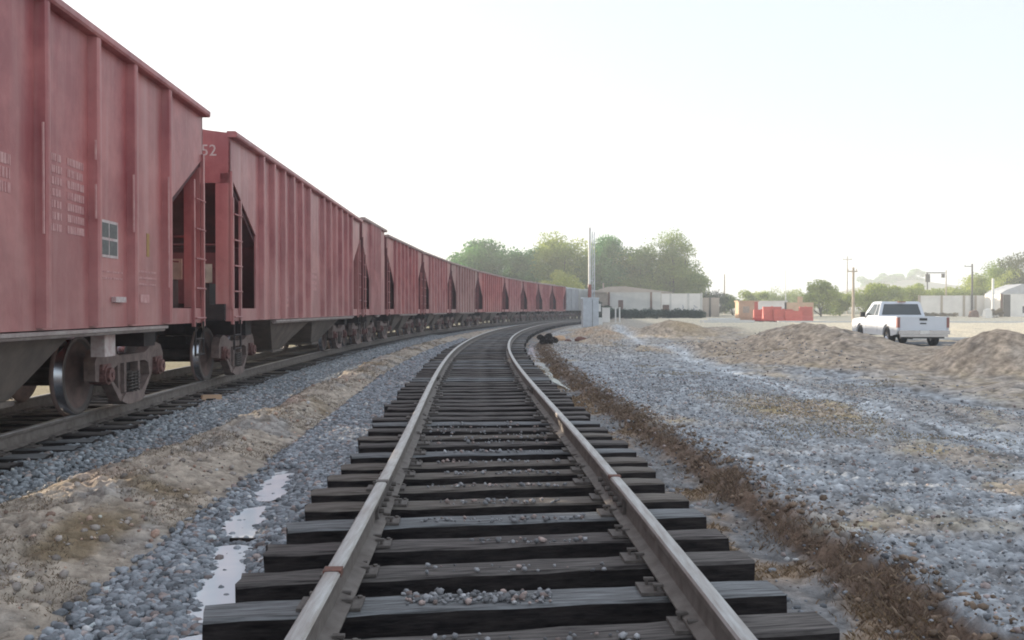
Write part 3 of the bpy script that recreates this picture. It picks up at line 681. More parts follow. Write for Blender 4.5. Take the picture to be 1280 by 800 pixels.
        for xx in (-.55,.55): mb.box(xx-.05,xx+.05,min(e*(a-.80),e*(a-.899)),max(e*(a-.80),e*(a-.899)),H0+.2,2.7)
        if det: mb.bar((-HW+.1,e*(a-.05),2.28),(HW-.1,e*(a-.05),2.28),.016,6); mb.bar((-HW+.24,e*(a-.3),2.1),(HW-.24,e*(a-.35),1.9),.012,6)
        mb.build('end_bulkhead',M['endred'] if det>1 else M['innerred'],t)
        mb=MB(); mb.box(-HW+.085,HW-.085,min(e*(a+.02),e*(a-1.0)),max(e*(a+.02),e*(a-1.0)),H0+.02,H0+.20); mb.box(-HW+.07,HW-.07,min(e*(a+.021),e*(a+.10)),max(e*(a+.021),e*(a+.10)),H0+.02,H0+.28)
        mb.build('end_platform',M['under'],t)
        mb=MB(); mb.box(-.11,.11,min(e*(a-.2),e*(a+.28)),max(e*(a-.2),e*(a+.28)),.78,.98); mb.box(-.17,.13,min(e*(a+.28),e*(a+.52)),max(e*(a+.28),e*(a+.52)),.74,1.03); mb.build('coupler',M['under'],t)
        if det>=2:
            mb=MB(); mb.path([(.3,e*(a+.1),.95),(.33,e*(a+.25),.72),(.3,e*(a+.42),.55),(.22,e*(a+.58),.52)],.022,8); mb.build('air_hose',M['rubber'],t)
            mb=MB(); mb.bar((HW-.5,e*(a-.1),H0+.28),(HW-.5,e*(a-.1),H0+.55),.02); mb.box(HW-.75,HW-.35,min(e*(a-.02),e*(a-.5)),max(e*(a-.02),e*(a-.5)),H0+.21,H0+.62)
            mb.build('valve_box',M['under'],t)
            mb=MB(); mb.box(HW-.62,HW-.30,min(e*(a-.02),e*(a+.006)),max(e*(a-.02),e*(a+.006)),H0+.63,H0+.93); pb=mb.build('placard',M['post'],t)
            mb=MB(); mb.box(HW-.52,HW-.40,min(e*(a+.004),e*(a+.012)),max(e*(a+.004),e*(a+.012)),H0+.70,H0+.86); mb.build('placard_mark',M['brown'],pb)
    mb=MB(); mb.prism([(-HW+.0,top-.04),(HW-.0,top-.04),(.35,top+.155),(-.35,top+.155)],-a+.05,a-.05,'y'); 
    mb.build('roof',M['topdust'],t,rec=True)
    mb=MB(); mb.box(-.3,.3,-a+.5,a-.5,top+.16,top+.19)
    for k in range(int(L/2.4)): yy=-a+1.4+k*2.4; mb.box(-.36,.36,yy-.4,yy+.4,top+.192,top+.24)
    mb.build('roof_hatch',M['topdust'],t)
    mb=MB(); mb.box(-.22,.22,-a+.1,a-.1,.80,H0-.015)
    for yy in (-a+1.75,a-1.75): mb.box(-1.3,1.3,yy-.2,yy+.2,.76,H0-.005)
    if det:
        mb.bar((.75,-a+2.9,.83),(.75,a-2.9,.83),.03,8); mb.bar((-.7,-a+2.9,.8),(-.7,-a+4,.8),.16,12)
    mb.build('centre_sill',M['under'],t)
    nb=2 if not short else 1
    for k in range(nb):                          # discharge chutes
        span=(L-2*cm)/nb if not short else 1.6; yc=-a+cm+span*(k+.5) if not short else 0; mb=MB(); h=span*.5; b=min(.42,span*.2)
        for sg in (-1,1):
            x0,x1=(sg*.24,sg*(HW-.10))
            lo,hi=min(x0,x1),max(x0,x1); xl0,xl1=min(sg*.28,sg*1.0),max(sg*.28,sg*1.0)
            mb.hexa([(xl0,yc-b,.36),(xl1,yc-b,.36),(xl1,yc+b,.36),(xl0,yc+b,.36),(lo,yc-h,H0-.02),(hi,yc-h,H0-.02),(hi,yc+h,H0-.02),(lo,yc+h,H0-.02)])
            mb.box(xl0-.03,xl1+.03,yc-b-.05,yc+b+.05,.30,.355)
        mb.build('hopper_chute',M['hopper_tan'],t,rec=True)
    tc=1.78 if not short else 1.3
    truck_asm(t,-a+tc,det); truck_asm(t,a-tc,det)
    return t,a,cut
LB=['red hopper wagon nearest the camera, cut off by the left picture edge','second red hopper wagon, its whole ladder end facing the camera','short red wagon with raised roof between second and fourth hoppers',
    'fourth hopper wagon, dusty pink, first one after the short raised wagon','fifth hopper wagon, dull brownish red, behind the first pale dusty one','sixth hopper wagon, greyish and dusty, in the middle of the curve',
    'seventh hopper wagon, brighter red with a white smudge low down','eighth hopper wagon from the camera, dull red, below the leftmost tall trees','ninth hopper wagon from the camera, below the trees in the curve',
    'tenth hopper wagon from the camera, pale foot, below the yellowish tree','last red hopper wagon before the pale wagons']
# first wagon: rib positions taken from its real spacing (m from the far end)
w1,a1,c1=hopper(.2,12.55,LB[0],M['red'][0],2,cm=4.1,ribs=[6.17-d for d in (1.75,2.95,4.0,5.15,6.3,7.45,8.6,9.75,10.6)])
w2,a2,c2=hopper(14.1,28.6,LB[1],M['red'][1],2,cm=3.1,ribs=[-7.2+d for d in (1.75,2.6,3.5,4.35,5.2,6.1,7.9,8.8,9.7,10.6,11.6,12.6)])
w3,a3,c3=hopper(29.15,33.9,LB[2],M['red'][1],1,short=True,dz=.14)
spans=[(34.4,44.2,0),(44.8,54.6,1),(55.2,66.6,2),(67.2,80.1,3),(80.7,90.2,1),(90.8,98.7,0),(99.3,106.5,1),(107.1,114.3,3)]
for i,(p,q,m_) in enumerate(spans): hopper(p,q,LB[3+i],M['red'][m_] if i not in (2,) else M['red'][2],1 if i<2 else 0)
# marks on the first wagon's side (illegible lines of faded stencilling)
X=HW+.002
def marks(parent, items, m, name='stencil_text'):
    mb=MB()
    for (y0,y1,z0,z1) in items: mb.box(X-.004,X+.003,y0,y1,z0,z1)
    return mb.build(name,m,parent)
def lines(y0,y1,z,n,h,gap,seed):
    r=random.Random(seed); out=[]
    for i in range(n):
        zz=z-i*(h+gap); y=y0
        while y<y1-.02:
            w=r.uniform(.02,.06); out.append((y,min(y+w,y1),zz,zz+h)); y+=w+r.uniform(.006,.02)
    return out
e=a1
marks(w1,lines(e-1.62,e-1.5,1.72,1,.035,.055,3)+lines(e-2.1-.0+.42,e-1.15+.0-.45,1.8,0,.03,.05,4),M['pink_mark']) if False else None
# lower plate of end bay
marks(w1,lines(e-3.85,e-3.1,1.62,2,.02,.05,6),M['pink_mark'])
marks(w1,lines(e-5.02,e-4.62,2.62,7,.07,.04,7),M['pink_mark']); marks(w1,lines(e-4.5,e-4.12,2.62,7,.075,.035,8),M['pink_mark'])
marks(w1,lines(e-5.9,e-5.6,2.45,3,.09,.03,9),M['pink_mark'])
# framed grey stencil board
f=MB(); f.box(X-.003,X+.006,e-3.74,e-3.24,1.78,2.18); fb=f.build('sign_board',M['white_mark'],w1)
f=MB()
for (y0,y1) in ((e-3.71,e-3.505),(e-3.475,e-3.27)):
    for (z0,z1) in ((1.81,1.965),(1.995,2.15)): f.box(X+.002,X+.009,y0,y1,z0,z1)
f.build('sign_field',M['grey_mark'],fb)
marks(w1,[(e-2.33,e-2.24,1.86,2.14)],M['yellow_mark'],'yellow_patch')
marks(w1,lines(e-2.6,e-2.0,1.66,3,.025,.05,12),M['pink_mark']); marks(w1,[(e-2.55,e-2.25,1.30,1.40)],M['pink_mark'],'faded_patch')
f=MB(); f.box(X,X+.05,e-3.42,e-3.12,1.30,1.36); f.build('bracket',M['white_mark'],w1)
f=MB(); f.box(HW-.25,HW-.10,e-3.35,e-3.05,.70,.98); f.build('tally_plate',M['white_mark'],w1)
# worn bright paint on the rib edges
for r,z0,z1 in ((e-6.3,2.65,3.5),(e-5.15,1.9,2.9),(e-4.0,2.15,2.5),(e-4.0,2.75,2.95),(e-2.95,2.1,2.75),(e-1.75,1.5,2.9)):
    MB().box(HW+.084,HW+.0975,r-.052,r-.030,z0,z1).build('worn_edge',M['pink_mark'],w1)
letter(w2,'52',HW-.47,-a2-.003,3.72,.26,M['white_mark'],0)
marks(w2,[(-a2+3.75,-a2+4.15,2.4,2.9)],M['pink_mark'],'worn_patch')
for q_ in (lines(-a2+6.3,-a2+7.4,2.1,4,.08,.06,20),lines(-a2+3.7,-a2+4.3,1.5,3,.06,.05,21),lines(-a2+5.3,-a2+5.7,1.45,2,.08,.05,22)): marks(w2,q_,M['pink_mark'])
# pale closed wagons at the tail
def boxcar(s0,s1,label,m):
    xa,ya,_=P(s0,OFF); xb,yb,_=P(s1,OFF); L=math.hypot(xb-xa,yb-ya); t=empty('boxcar',(float(xa+xb)/2,float(ya+yb)/2,TZ),-math.atan2(xb-xa,yb-ya),label,'freight wagon'); a=L/2
    mb=MB(); mb.prism([(-1.45,1.1),(1.45,1.1),(1.45,3.95),(.0,4.2),(-1.45,3.95)],-a,a,'y'); k=-a+.05
    while k<a: mb.box(1.45,1.5,k,k+.06,1.15,3.9); k+=.8
    mb.build('body',m,t,rec=True)
    MB().box(1.501,1.53,-.9,.9,1.15,3.8).build('door',m,t); MB().box(-.3,.3,-a,a,.8,1.09).build('underframe',M['under'],t)
    truck_asm(t,-a+1.5,0); truck_asm(t,a-1.5,0)
boxcar(115.0,121.4,'dull white wagon after the last red hopper, left of the white mast',M['boxcar_white'])
boxcar(122.1,132.5,'grey white wagon seen just right of the white mast, last of the train',M['grey_wall'])

# wooden block lying by the rail of the train's track
x,y,_=P(13.8,-4.32); mb=MB(); mb.hexa([(-.16,-.1,0),(.17,-.09,0),(.15,.1,0),(-.15,.11,0),(-.14,-.09,.11),(.15,-.08,.13),(.14,.08,.12),(-.13,.09,.10)]); o=mb.build('wooden_block',M['tan_block'])
o.location=(float(x),float(y),gz(x,y)-.01); o.rotation_euler=(0,.1,.5); tag(o,'small tan wooden block lying beside the rail under the second wagon','wooden block')
x,y,_=P(5.12,-1.72); mb=MB(); mb.hexa([(-.085,-.015,-.01),(.085,-.02,-.01),(.085,.02,-.01),(-.085,.015,-.01),(-.085,-.012,.025),(.085,-.014,.02),(.085,.012,.02),(-.085,.012,.025)]); o=mb.build('stick',M['tie_side']); o.location=(float(x),float(y)+.02,-.468); o.rotation_euler=(0,0,.1)
tag(o,'short black stick lying across the milky puddle beside the sleepers','stick')

# ------------------------------------------------------------------ pickup truck
def pickup(loc, rz):
    t=empty('pickup_truck',loc,rz,'white pickup truck seen from behind, parked beyond the earth berm','pickup truck')
    w=.98; wp=M['white_paint']
    def arch(cy,r=.47,n=8): return [(cy-r*math.cos(PI*i/n),.42+r*math.sin(PI*i/n)) for i in range(n+1)]
    low=[(-2.75,.50)]+arch(-1.62)+arch(1.75)+[(2.72,.42),(2.86,.60),(2.86,.92),(2.74,1.06),(1.15,1.16),(-.52,1.16),(-.53,1.19),(-2.84,1.19),(-2.86,.62)]
    mb=MB()
    for sg in (-1,1): mb.prism(low,min(sg*w,sg*(w-.07)),max(sg*w,sg*(w-.07)))
    mb.box(-w+.071,w-.071,-2.8,2.7,.58,.66); mb.prism([(.95,.66),(2.84,.66),(2.84,.92),(2.72,1.05),(1.15,1.15),(.95,1.15)],-w+.071,w-.071)   # floor, bonnet
    mb.box(-w+.071,w-.071,-.62,-.56,.66,1.17); mb.box(-w+.071,w-.071,-.559,.949,.66,1.0)
    for sg in (-1,1): mb.box(min(sg*(w-.071),sg*(w-.35)),max(sg*(w-.071),sg*(w-.35)),-2.1,-1.15,.66,.9)
    body=mb.build('body',wp,t,rec=True)
    # cab: tapered greenhouse
    mb=MB(); zb,zt=1.165,1.80
    B=[(-w+.03,-.55),(w-.03,-.55),(w-.03,1.35),(-w+.03,1.35)]; Tp=[(-w+.20,-.42),(w-.20,-.42),(w-.20,.62),(-w+.20,.62)]; ring=[B,Tp]
    mid=[(a_[0]*.07+b_[0]*.93,a_[1]*.07+b_[1]*.93) for a_,b_ in zip(B,Tp)]
    mb.hexa([(p[0],p[1],zb) for p in B]+[(p[0],p[1],zt-.05) for p in mid]); mb.hexa([(p[0],p[1],zt-.05) for p in mid]+[(p[0]*.93,p[1]*.95+.0,zt) for p in Tp])
    cab=mb.build('cab',wp,t,rec=True)
    def lerp(p,q,k): return tuple(p[i]+(q[i]-p[i])*k for i in range(3))
    def glass(bl,br,tr,tl,nrm,name):
        n=Vector(nrm)*.012; pts=[Vector(p) for p in (bl,br,tr,tl)]; m2=MB(); m2.hexa([p-n*.5 for p in pts]+[p+n for p in pts]); g_=m2.build(name,M['glass'],cab,rec=True); return g_
    def P3(u,v,face):   # u 0..1 across, v 0..1 up on a cab face
        i,j={'rear':(0,1),'left':(3,0),'right':(1,2),'front':(2,3)}[face]
        a_=lerp((*B[i],zb),(*B[j],zb),u); b_=lerp((*mid[i],zt-.05),(*mid[j],zt-.05),u); return lerp(a_,b_,v)
    glass(P3(.07,.14,'rear'),P3(.93,.14,'rear'),P3(.92,.9,'rear'),P3(.08,.9,'rear'),(0,-1,0),'rear_window')
    glass(P3(.08,.1,'front'),P3(.92,.1,'front'),P3(.92,.92,'front'),P3(.08,.92,'front'),(0,.7,.7),'windscreen')
    for fc,nx in (('left',-1),('right',1)):
        r=(lambda u: u) if fc=='right' else (lambda u:1-u)
        for (u0,u1,ut) in ((.05,.26,.22),(.31,.84,.70)):
            glass(P3(r(u0),.1,fc),P3(r(u1),.1,fc),P3(r(ut if u1>.5 else u1),.9,fc),P3(r(u0+ (.02)),.9,fc),(nx,0,.2),'side_window')
    m2=MB().box(-.14,.14,-.60,-.45,1.765,1.80); m2.build('brake_light',M['lamp_red'],cab)
    # tailgate
    tg=MB(); tg.box(-w+.10,w-.10,-2.875,-2.80,.66,1.19); tg.box(-w+.16,w-.16,-2.885,-2.876,.74,.98); tg=tg.build('tailgate',wp,t)
    MB().box(-.14,.14,-2.895,-2.877,1.04,1.13).build('handle',M['black'],tg); MB().box(-.13,.11,-2.8955,-2.886,.90,.945).build('badge',M['black'],tg)
    for sg in (-1,1):
        MB().box(min(sg*(w+.008),sg*(w-.098)),max(sg*(w+.008),sg*(w-.098)),-2.885,-2.74,.76,1.16).build('taillight',M['lamp_red'],t)
        m2=MB(); m2.box(min(sg*(w+.0),sg*(w+.20)),max(sg*(w+.0),sg*(w+.20)),.98,1.10,1.14,1.36); m2.build('mirror',M['black'],t)
        m2=MB(); m2.box(min(sg*w,sg*(w+.012)),max(sg*w,sg*(w+.012)),-.3,-.12,.98,1.01); m2.build('door_handle',M['black'],t)
        m2=MB(); m2.box(min(sg*w,sg*(w+.003)),max(sg*w,sg*(w+.003)),.93,.945,.55,1.14); m2.box(min(sg*w,sg*(w+.003)),max(sg*w,sg*(w+.003)),-.515,-.50,.55,1.14); m2.build('door_gap',M['black'],t)
        m2=MB(); m2.box(min(sg*(w-.3),sg*(w-.01)),max(sg*(w-.3),sg*(w-.01)),2.80,2.875,.72,.90); m2.build('headlight',M['chrome'],t)
        for cy in (-1.62,1.75):
            m2=MB(); m2.lathe_x([(-.12,.20),(-.13,.33),(-.09,.40),(.09,.40),(.13,.33),(.12,.20)],(0,0,0),26); wh=m2.build('tyre',M['rubber'],t,smooth=True); wh.location=(sg*(w-.13),cy,.40)
            m3=MB(); m3.lathe_x([(-.1,0),(-.1,.22),(.10,.22),(.11,.19),(.06,.17),(.05,.07),(.08,.05),(.08,0)],(0,0,0),20); rm=m3.build('rim',M['chrome'],wh); rm.rotation_euler=(0,0,0 if sg>0 else PI)
    bp=MB(); bp.box(-w+.02,w-.02,-3.02,-2.88,.50,.66); bp.box(-.9,.9,-2.98,-2.90,.40,.495); bp=bp.build('rear_bumper',M['chrome'],t)
    MB().box(-.17,.17,-3.035,-3.022,.52,.645).build('number_plate',M['white_wall'],bp)
    MB().box(-.8,.8,-2.88,-2.72,.34,.57).build('hitch',M['black'],t)
    MB().box(-w+.05,w-.05,2.865,2.95,.45,.68).build('front_bumper',M['chrome'],t); MB().box(-.5,.5,2.862,2.88,.69,.93).build('grille',M['black'],t)
    ax=MB(); ax.bar((-.8,-1.62,.4),(.8,-1.62,.4),.06); ax.bar((-.8,1.75,.4),(.8,1.75,.4),.05); ax.bar((0,-1.62,.4),(0,-1.3,.4),.14); ax.box(-.4,.4,-2.6,2.4,.45,.56); ax.build('chassis',M['black'],t)
    return t
pickup((16.15,38.6,-.372),math.radians(-3.5))

LATE=[]
# ------------------------------------------------------------------ background structures
def X_(px,Y): return (px-640)*Y/1150
# white crossing mast with the slim lattice beside it and galvanised cabinet at its foot
def mast():
    x,y=X_(737,60),60.; z=gz(x,y); t=empty('signal_mast',(x,y,z),0,'tall white mast with red foot beside the track, right of the wagons','mast')
    MB().bar((0,0,2.75),(0,0,6.45),.085,14).build('pole',M['mast_white'],t); MB().bar((0,0,0),(0,0,2.75),.11,14).build('pole_foot',M['lamp_red'],t)
    mb=MB()
    for dx in (.17,.32): mb.bar((dx,0,0),(dx,0,6.2),.028,6)
    for k in range(15): mb.bar((.17,0,.2+k*.4),(.32,0,.6+k*.4 if k<14 else 6.1),.016,5); mb.bar((.17,0,.2+k*.4),(.32,0,.2+k*.4),.016,5)
    mb.build('ladder',M['galv'],t); mb=MB()
    for zz in (1.,3.,5.): mb.bar((0,0,zz),(.17,0,zz),.02,5)
    mb.build('bracket',M['galv'],t)
    x2,y2=x+.05,y-1.0; z2=gz(x2,y2); c=empty('equipment_cabinet',(x2,y2,z2-.05),.1,'galvanised ribbed cabinet standing in front of the white mast','cabinet')
    mb=MB(); mb.box(-.62,.40,-.3,.3,0,1.82)
    for k in range(8): mb.box(-.60+k*.13,-.55+k*.13,-.325,-.301,.05,1.78)
    mb.build('housing',M['galv'],c); mb=MB(); mb.prism([(-.68,1.82),(.46,1.82),(.40,1.90),(-.62,1.90)],-.34,.34,'y'); mb.build('lid',M['galv'],c,rec=True)
    mb=MB(); mb.box(-.02,.0,-.33,-.302,.05,1.76); mb.build('door_gap',M['black'],c)
    b=MB(); b.box(.401,.66,-.22,.2,.0,.62); b.box(.401,.56,-.2,.1,1.0,1.5); b.build('side_box',M['mast_white'],c)
mast()
# pale corrugated wall with piers, openings and graffiti
def wall_run(name,label,cat,p0,p1,h,m,piers=(),openings=(),rib=.35,th=.12,pierm=None,z0=None):
    (x0,y0),(x1,y1)=p0,p1; L=math.hypot(x1-x0,y1-y0); ang=math.atan2(y1-y0,x1-x0); zz=min(gz(x0,y0),gz(x1,y1)) if z0 is None else z0
    t=empty(name,(x0,y0,zz-.1),ang,label,cat); mb=MB(); k=0
    cuts=sorted(openings); xs=0
    for (a,b,za,zb) in cuts+[(L,L,0,0)]:
        if a>xs: 
            mb.box(xs,a,-th/2,th/2,0,h)
        if b>a: mb.box(a,b,-th/2,th/2,0,za) if za>0 else None; mb.box(a,b,-th/2,th/2,zb,h)
        xs=b
    x=.1
    while x<L-.1:
        if not any(a-.1<x<b+.1 for a,b,_,_ in cuts): mb.box(x,x+.05,-th/2-.025,-th/2,.02,h-.02)
        x+=rib
    mb.build('wall',m,t)
    for a in piers: MB().box(a-.12,a+.12,-th/2-.12,th/2+.1,0,h+.08).build('pier',pierm or M['brown'],t)
    MB().box(-.05,L+.05,-th/2-.05,th/2+.05,h,h+.06).build('coping',m,t)
    for (a,b,za,zb) in cuts: MB().box(a+.01,b-.01,th/2-.02,th/2-.001,za+.01,zb-.01).build('door',M['brown'],t)
    return t,L
Y=118.
wa,_=wall_run('metal_wall','long pale corrugated wall behind the hedge, in the middle distance','wall',(X_(760,Y),Y),(X_(826,Y),Y),3.35,M['grey_wall'],piers=(.1,5.5),openings=((1.3,1.95,1.0,2.4),))
wb,_=wall_run('white_wall','white wall with dark graffiti and brown door, right of the grey wall','wall',(X_(827,Y),Y+.2),(X_(877,Y),Y-.5),3.15,M['white_wall'],piers=(1.15,3.4,5.0),openings=((.15,1.0,.0,1.75),),rib=50,pierm=M['grey_wall'])
rr=random.Random(4); gb=MB()
for k in range(26):
    x=1.5+rr.random()*3.2; z=.5+rr.random()*.95; a=rr.random()*PI; l=.12+.3*rr.random(); gb.bar((x,-.075,z),(x+l*math.cos(a),-.075,max(.3,z+l*math.sin(a))),.035,4)
gb.build('graffiti',M['blueink'],wb)
wc,_=wall_run('board_fence','grey brown board fence under the bushes, right of the white wall','fence',(X_(878,Y),Y),(X_(902,Y),Y+1.5),2.6,M['roof'],rib=.22,piers=(1.2,),pierm=M['darkpost'])
# shed roof behind the wall
sh=empty('shed',(X_(781,124),124,gz(15,124)),0,'low brown roofed shed showing above the pale corrugated wall','shed')
MB().box(-4.2,6.,-1.4,1.4,0,3.2).build('walls',M['post'],sh); MB().prism([(-4.6,3.2),(6.4,3.2),(3.0,3.62),(-.2,4.02),(-2.4,3.95)],-1.7,1.7,'y').build('roof',M['roof'],sh,rec=True)
MB().bar((-2.9,0,3.3),(-2.9,0,4.5),.1,8).build('vent_pipe',M['post'],sh)
# white cabinet and posts before the hedge
x,y=X_(757.5,100),100; o=MB().box(-.4,.4,-.3,.3,0,1.55).box(-.45,.45,-.35,.35,1.551,1.62).build('equipment_box',M['white_wall']); o.location=(x,y,gz(x,y)); tag(o,'white box beside the dark bush, just right of the galvanised cabinet','box')
for i,px in enumerate((769.5,774.5)):
    x,y=X_(px,96),96; o=MB().bar((0,0,0),(0,0,1.55),.075,8).bar((0,0,1.55),(0,0,1.62),.10,8).build('bollard',M['mast_white']); o.location=(x,y,gz(x,y)-.05); tag(o,['left','right'][i]+' one of two thin white posts before the low green hedge','post','white posts before the hedge')
# right-hand white panel wall, brown gate, tank and small buildings
Y=126.
wd,_=wall_run('white_wall','long sunlit white panel wall across the sandy lot, behind the pickup','wall',(X_(1148,Y),Y),(X_(1229,Y),Y-1),2.95,M['white_wall'],piers=(.1,3.0,5.9,7.4),rib=60,pierm=M['post'])
we,_=wall_run('brown_gate','tan brown gate panel at the right end of the white wall','gate',(X_(1229.5,Y),Y-1),(X_(1244,Y),Y-1.2),3.1,M['tan_block'],rib=.3)
bd=empty('small_building',(X_(1262,122),122,gz(60,122)),0,'small white building with stepped pale roof and dark doorway at right edge','building')
MB().box(-2.3,4.8,-2,2,0,3.0).build('wall',M['white_wall'],bd); 
arc=[(4.9,3.0),(4.9,3.3),(2.6,4.15),(.6,4.3),(-1.6,3.5),(-2.4,3.0)]; MB().prism(arc,-2.05,2.05,'y').build('roof',M['boxcar_white'],bd,rec=True)
MB().box(-1.9,-1.0,-2.04,-2.001,.0,2.9).build('door',M['darkpost'],bd); MB().box(.6,1.1,-2.04,-2.001,.5,1.4).build('window',M['glass'],bd); MB().box(2.6,3.4,-2.04,-2.001,.8,1.9).build('window',M['glass'],bd)
MB().box(-2.3,-2.0,-2.12,-2.001,0,3.0).build('pier',M['brown'],bd)
for (px,yy,w_,h_,m_,lb,nm,ct) in ((1217,119,1.0,.95,'brown','dark red machine parked against the right-hand white wall','generator','machine'),(1234,116,.9,1.2,'white_wall','pale sacks heaped before the tan gate','sack_pile','sacks')):
    x=X_(px,yy); mb=MB(); mb.prism([(-w_/2,0),(w_/2,0),(w_/2*.9,h_*.7),(w_*.2,h_),(-w_*.35,h_*.85)],-.4,.4,'y'); mb.bar((-w_*.3,-.45,.2),(-w_*.3,.45,.2),.2,12); mb.bar((w_*.3,-.45,.2),(w_*.3,.45,.2),.2,12)
    o=mb.build(nm,M[m_],rec=True); o.location=(x,yy,gz(x,yy)-.03); tag(o,lb,ct)
for (px,Y,h,w,lb) in ((1246,117,1.3,2.6,'brown dry bush heap in front of the pale building'),(1172,121,.8,4.5,'low dry weeds along the foot of the white panel wall')):
    LATE.append((px,Y,h,w,lb))
# red-orange water barriers and tan kiosk
kb=empty('kiosk',(X_(932,101),101,gz(26,101)),0,'small tan block kiosk with orange side, left of the red barriers','kiosk')
MB().box(-.95,.75,-.8,.8,0,2.1).build('wall',M['tan_block'],kb); MB().box(.751,1.15,-.8,.6,0,2.1).build('side_panel',M['orange'],kb); MB().box(-1.05,1.25,-.9,.9,2.101,2.22).build('roof',M['tan_block'],kb)
MB().box(-.5,.2,-.83,-.801,.9,1.6).build('window',M['post'],kb)
def barrier(px,Y,h,rz,label,L=1.9):
    x=X_(px,Y); mb=MB(); mb.prism([(-.34,0),(.34,0),(.34,.18),(.16,.42*h),(.11,h),(-.11,h),(-.16,.42*h),(-.34,.18)],-L/2,L/2); v=[(q[0],q[1],q[2]) for q in mb.v]; mb.v=v
    b=empty('road_barrier',(x,Y,gz(x,Y)-.02),rz,label,'barrier','red plastic road barriers')
    mb.build('body',M['orange'],b,rec=True); MB().bar((0,0,h),(0,0,h+.06),.1,10).build('cap',M['orange'],b)
# the prism runs along x with polygon in (y,z)
for (px,Y,h,rz,lb,L) in ((952,97,1.25,.05,'leftmost red plastic barrier, next to the tan kiosk',1.7),(965,96,1.55,.1,'tallest bright red plastic barrier in the middle of the row',2.0),(979,95.5,1.4,-.15,'deep red barrier right of the tallest one',1.9),
    (992,95,1.2,-.1,'lower red barrier second from the right end',1.7),(1007,97,1.6,.1,'rightmost red barrier, standing a little apart',1.4)): barrier(px,Y,h,rz,lb,L)
x=X_(961,108); o=MB().box(-2,2,-.3,.3,0,2.1).box(-2.1,2.1,-.4,.4,2.101,2.2).build('low_wall',M['white_wall']); o.location=(x,108,gz(x,108)); tag(o,'low cream wall showing above the red barriers','wall')
x=X_(1000,108); o=MB().box(-1.9,1.5,-.3,.3,0,2.0).box(-.2,.2,-.35,.35,2.001,2.7).build('low_wall',M['tan_block']); o.location=(x,108,gz(x,108)); tag(o,'stepped cream wall with a short stub behind the rightmost barrier','wall')
# pale slab and debris left of the kiosk
x,y=X_(910,92),92; o=MB().box(-2.6,2.4,-1,1,0,.3).box(-1.9,1.,-.8,.8,.301,.5).build('concrete_slab',M['kerbwhite']); o.location=(x,y,gz(x,y)-.03); tag(o,'pale concrete slab lying on the ground left of the kiosk','slab')

def pole(px,Y,h,r,m,label,arms=(),name='utility_pole',cat='pole',lean=0):
    x=X_(px,Y); t=empty(name,(x,Y,gz(x,Y)-.2),0,label,cat); MB().bar((0,0,0),(lean,0,h),r,8,0,r*.7).build('post',M[m],t)
    for (z,l,dx) in arms:
        mb=MB(); mb.box(dx-l/2,dx+l/2,-.05,.05,z,z+.10)
        for k in (-1,1): mb.bar((dx+k*l*.42,0,z+.1),(dx+k*l*.42,0,z+.28),.035,6)
        mb.build('crossarm',M[m],t)
    return t
pole(905.5,150,6.7,.13,'post','thin pole rising above the bushes right of the tall trees')
pole(982,170,8.3,.09,'mast_white','very thin pale pole behind the cream wall and barriers')
pole(1066.5,80,5.3,.13,'post','tan wooden pole standing on the lot left of the pickup',arms=((4.9,.9,-.1),))
pole(1059,160,10.2,.11,'post','tall thin pole far behind, above the green trees left of the pickup',arms=((9.6,1.6,0),))
pole(1182.5,130,6.6,.09,'post','thin pale pole behind the white wall, right of the gantry')
pole(1215,125,7.3,.15,'darkpost','dark pole with a short arm above the white wall',arms=((6.9,1.1,-.5),))
pole(1241,118,5.2,.19,'mast_white','stout pale post in front of the tan gate, right edge')
t=empty('gantry',(X_(1159,150),150,gz(70,150)),0,'dark gantry with two signal heads on the skyline','gantry')
MB().bar((0,0,0),(0,0,6.8),.10,8).build('post',M['darkpost'],t); MB().box(-.2,2.9,-.08,.08,6.62,6.78).build('beam',M['darkpost'],t); MB().box(-.3,.4,-.12,.12,5.2,6.5).build('signal_head',M['darkpost'],t); MB().box(2.3,2.8,-.12,.12,5.9,6.55).build('signal_head',M['darkpost'],t)

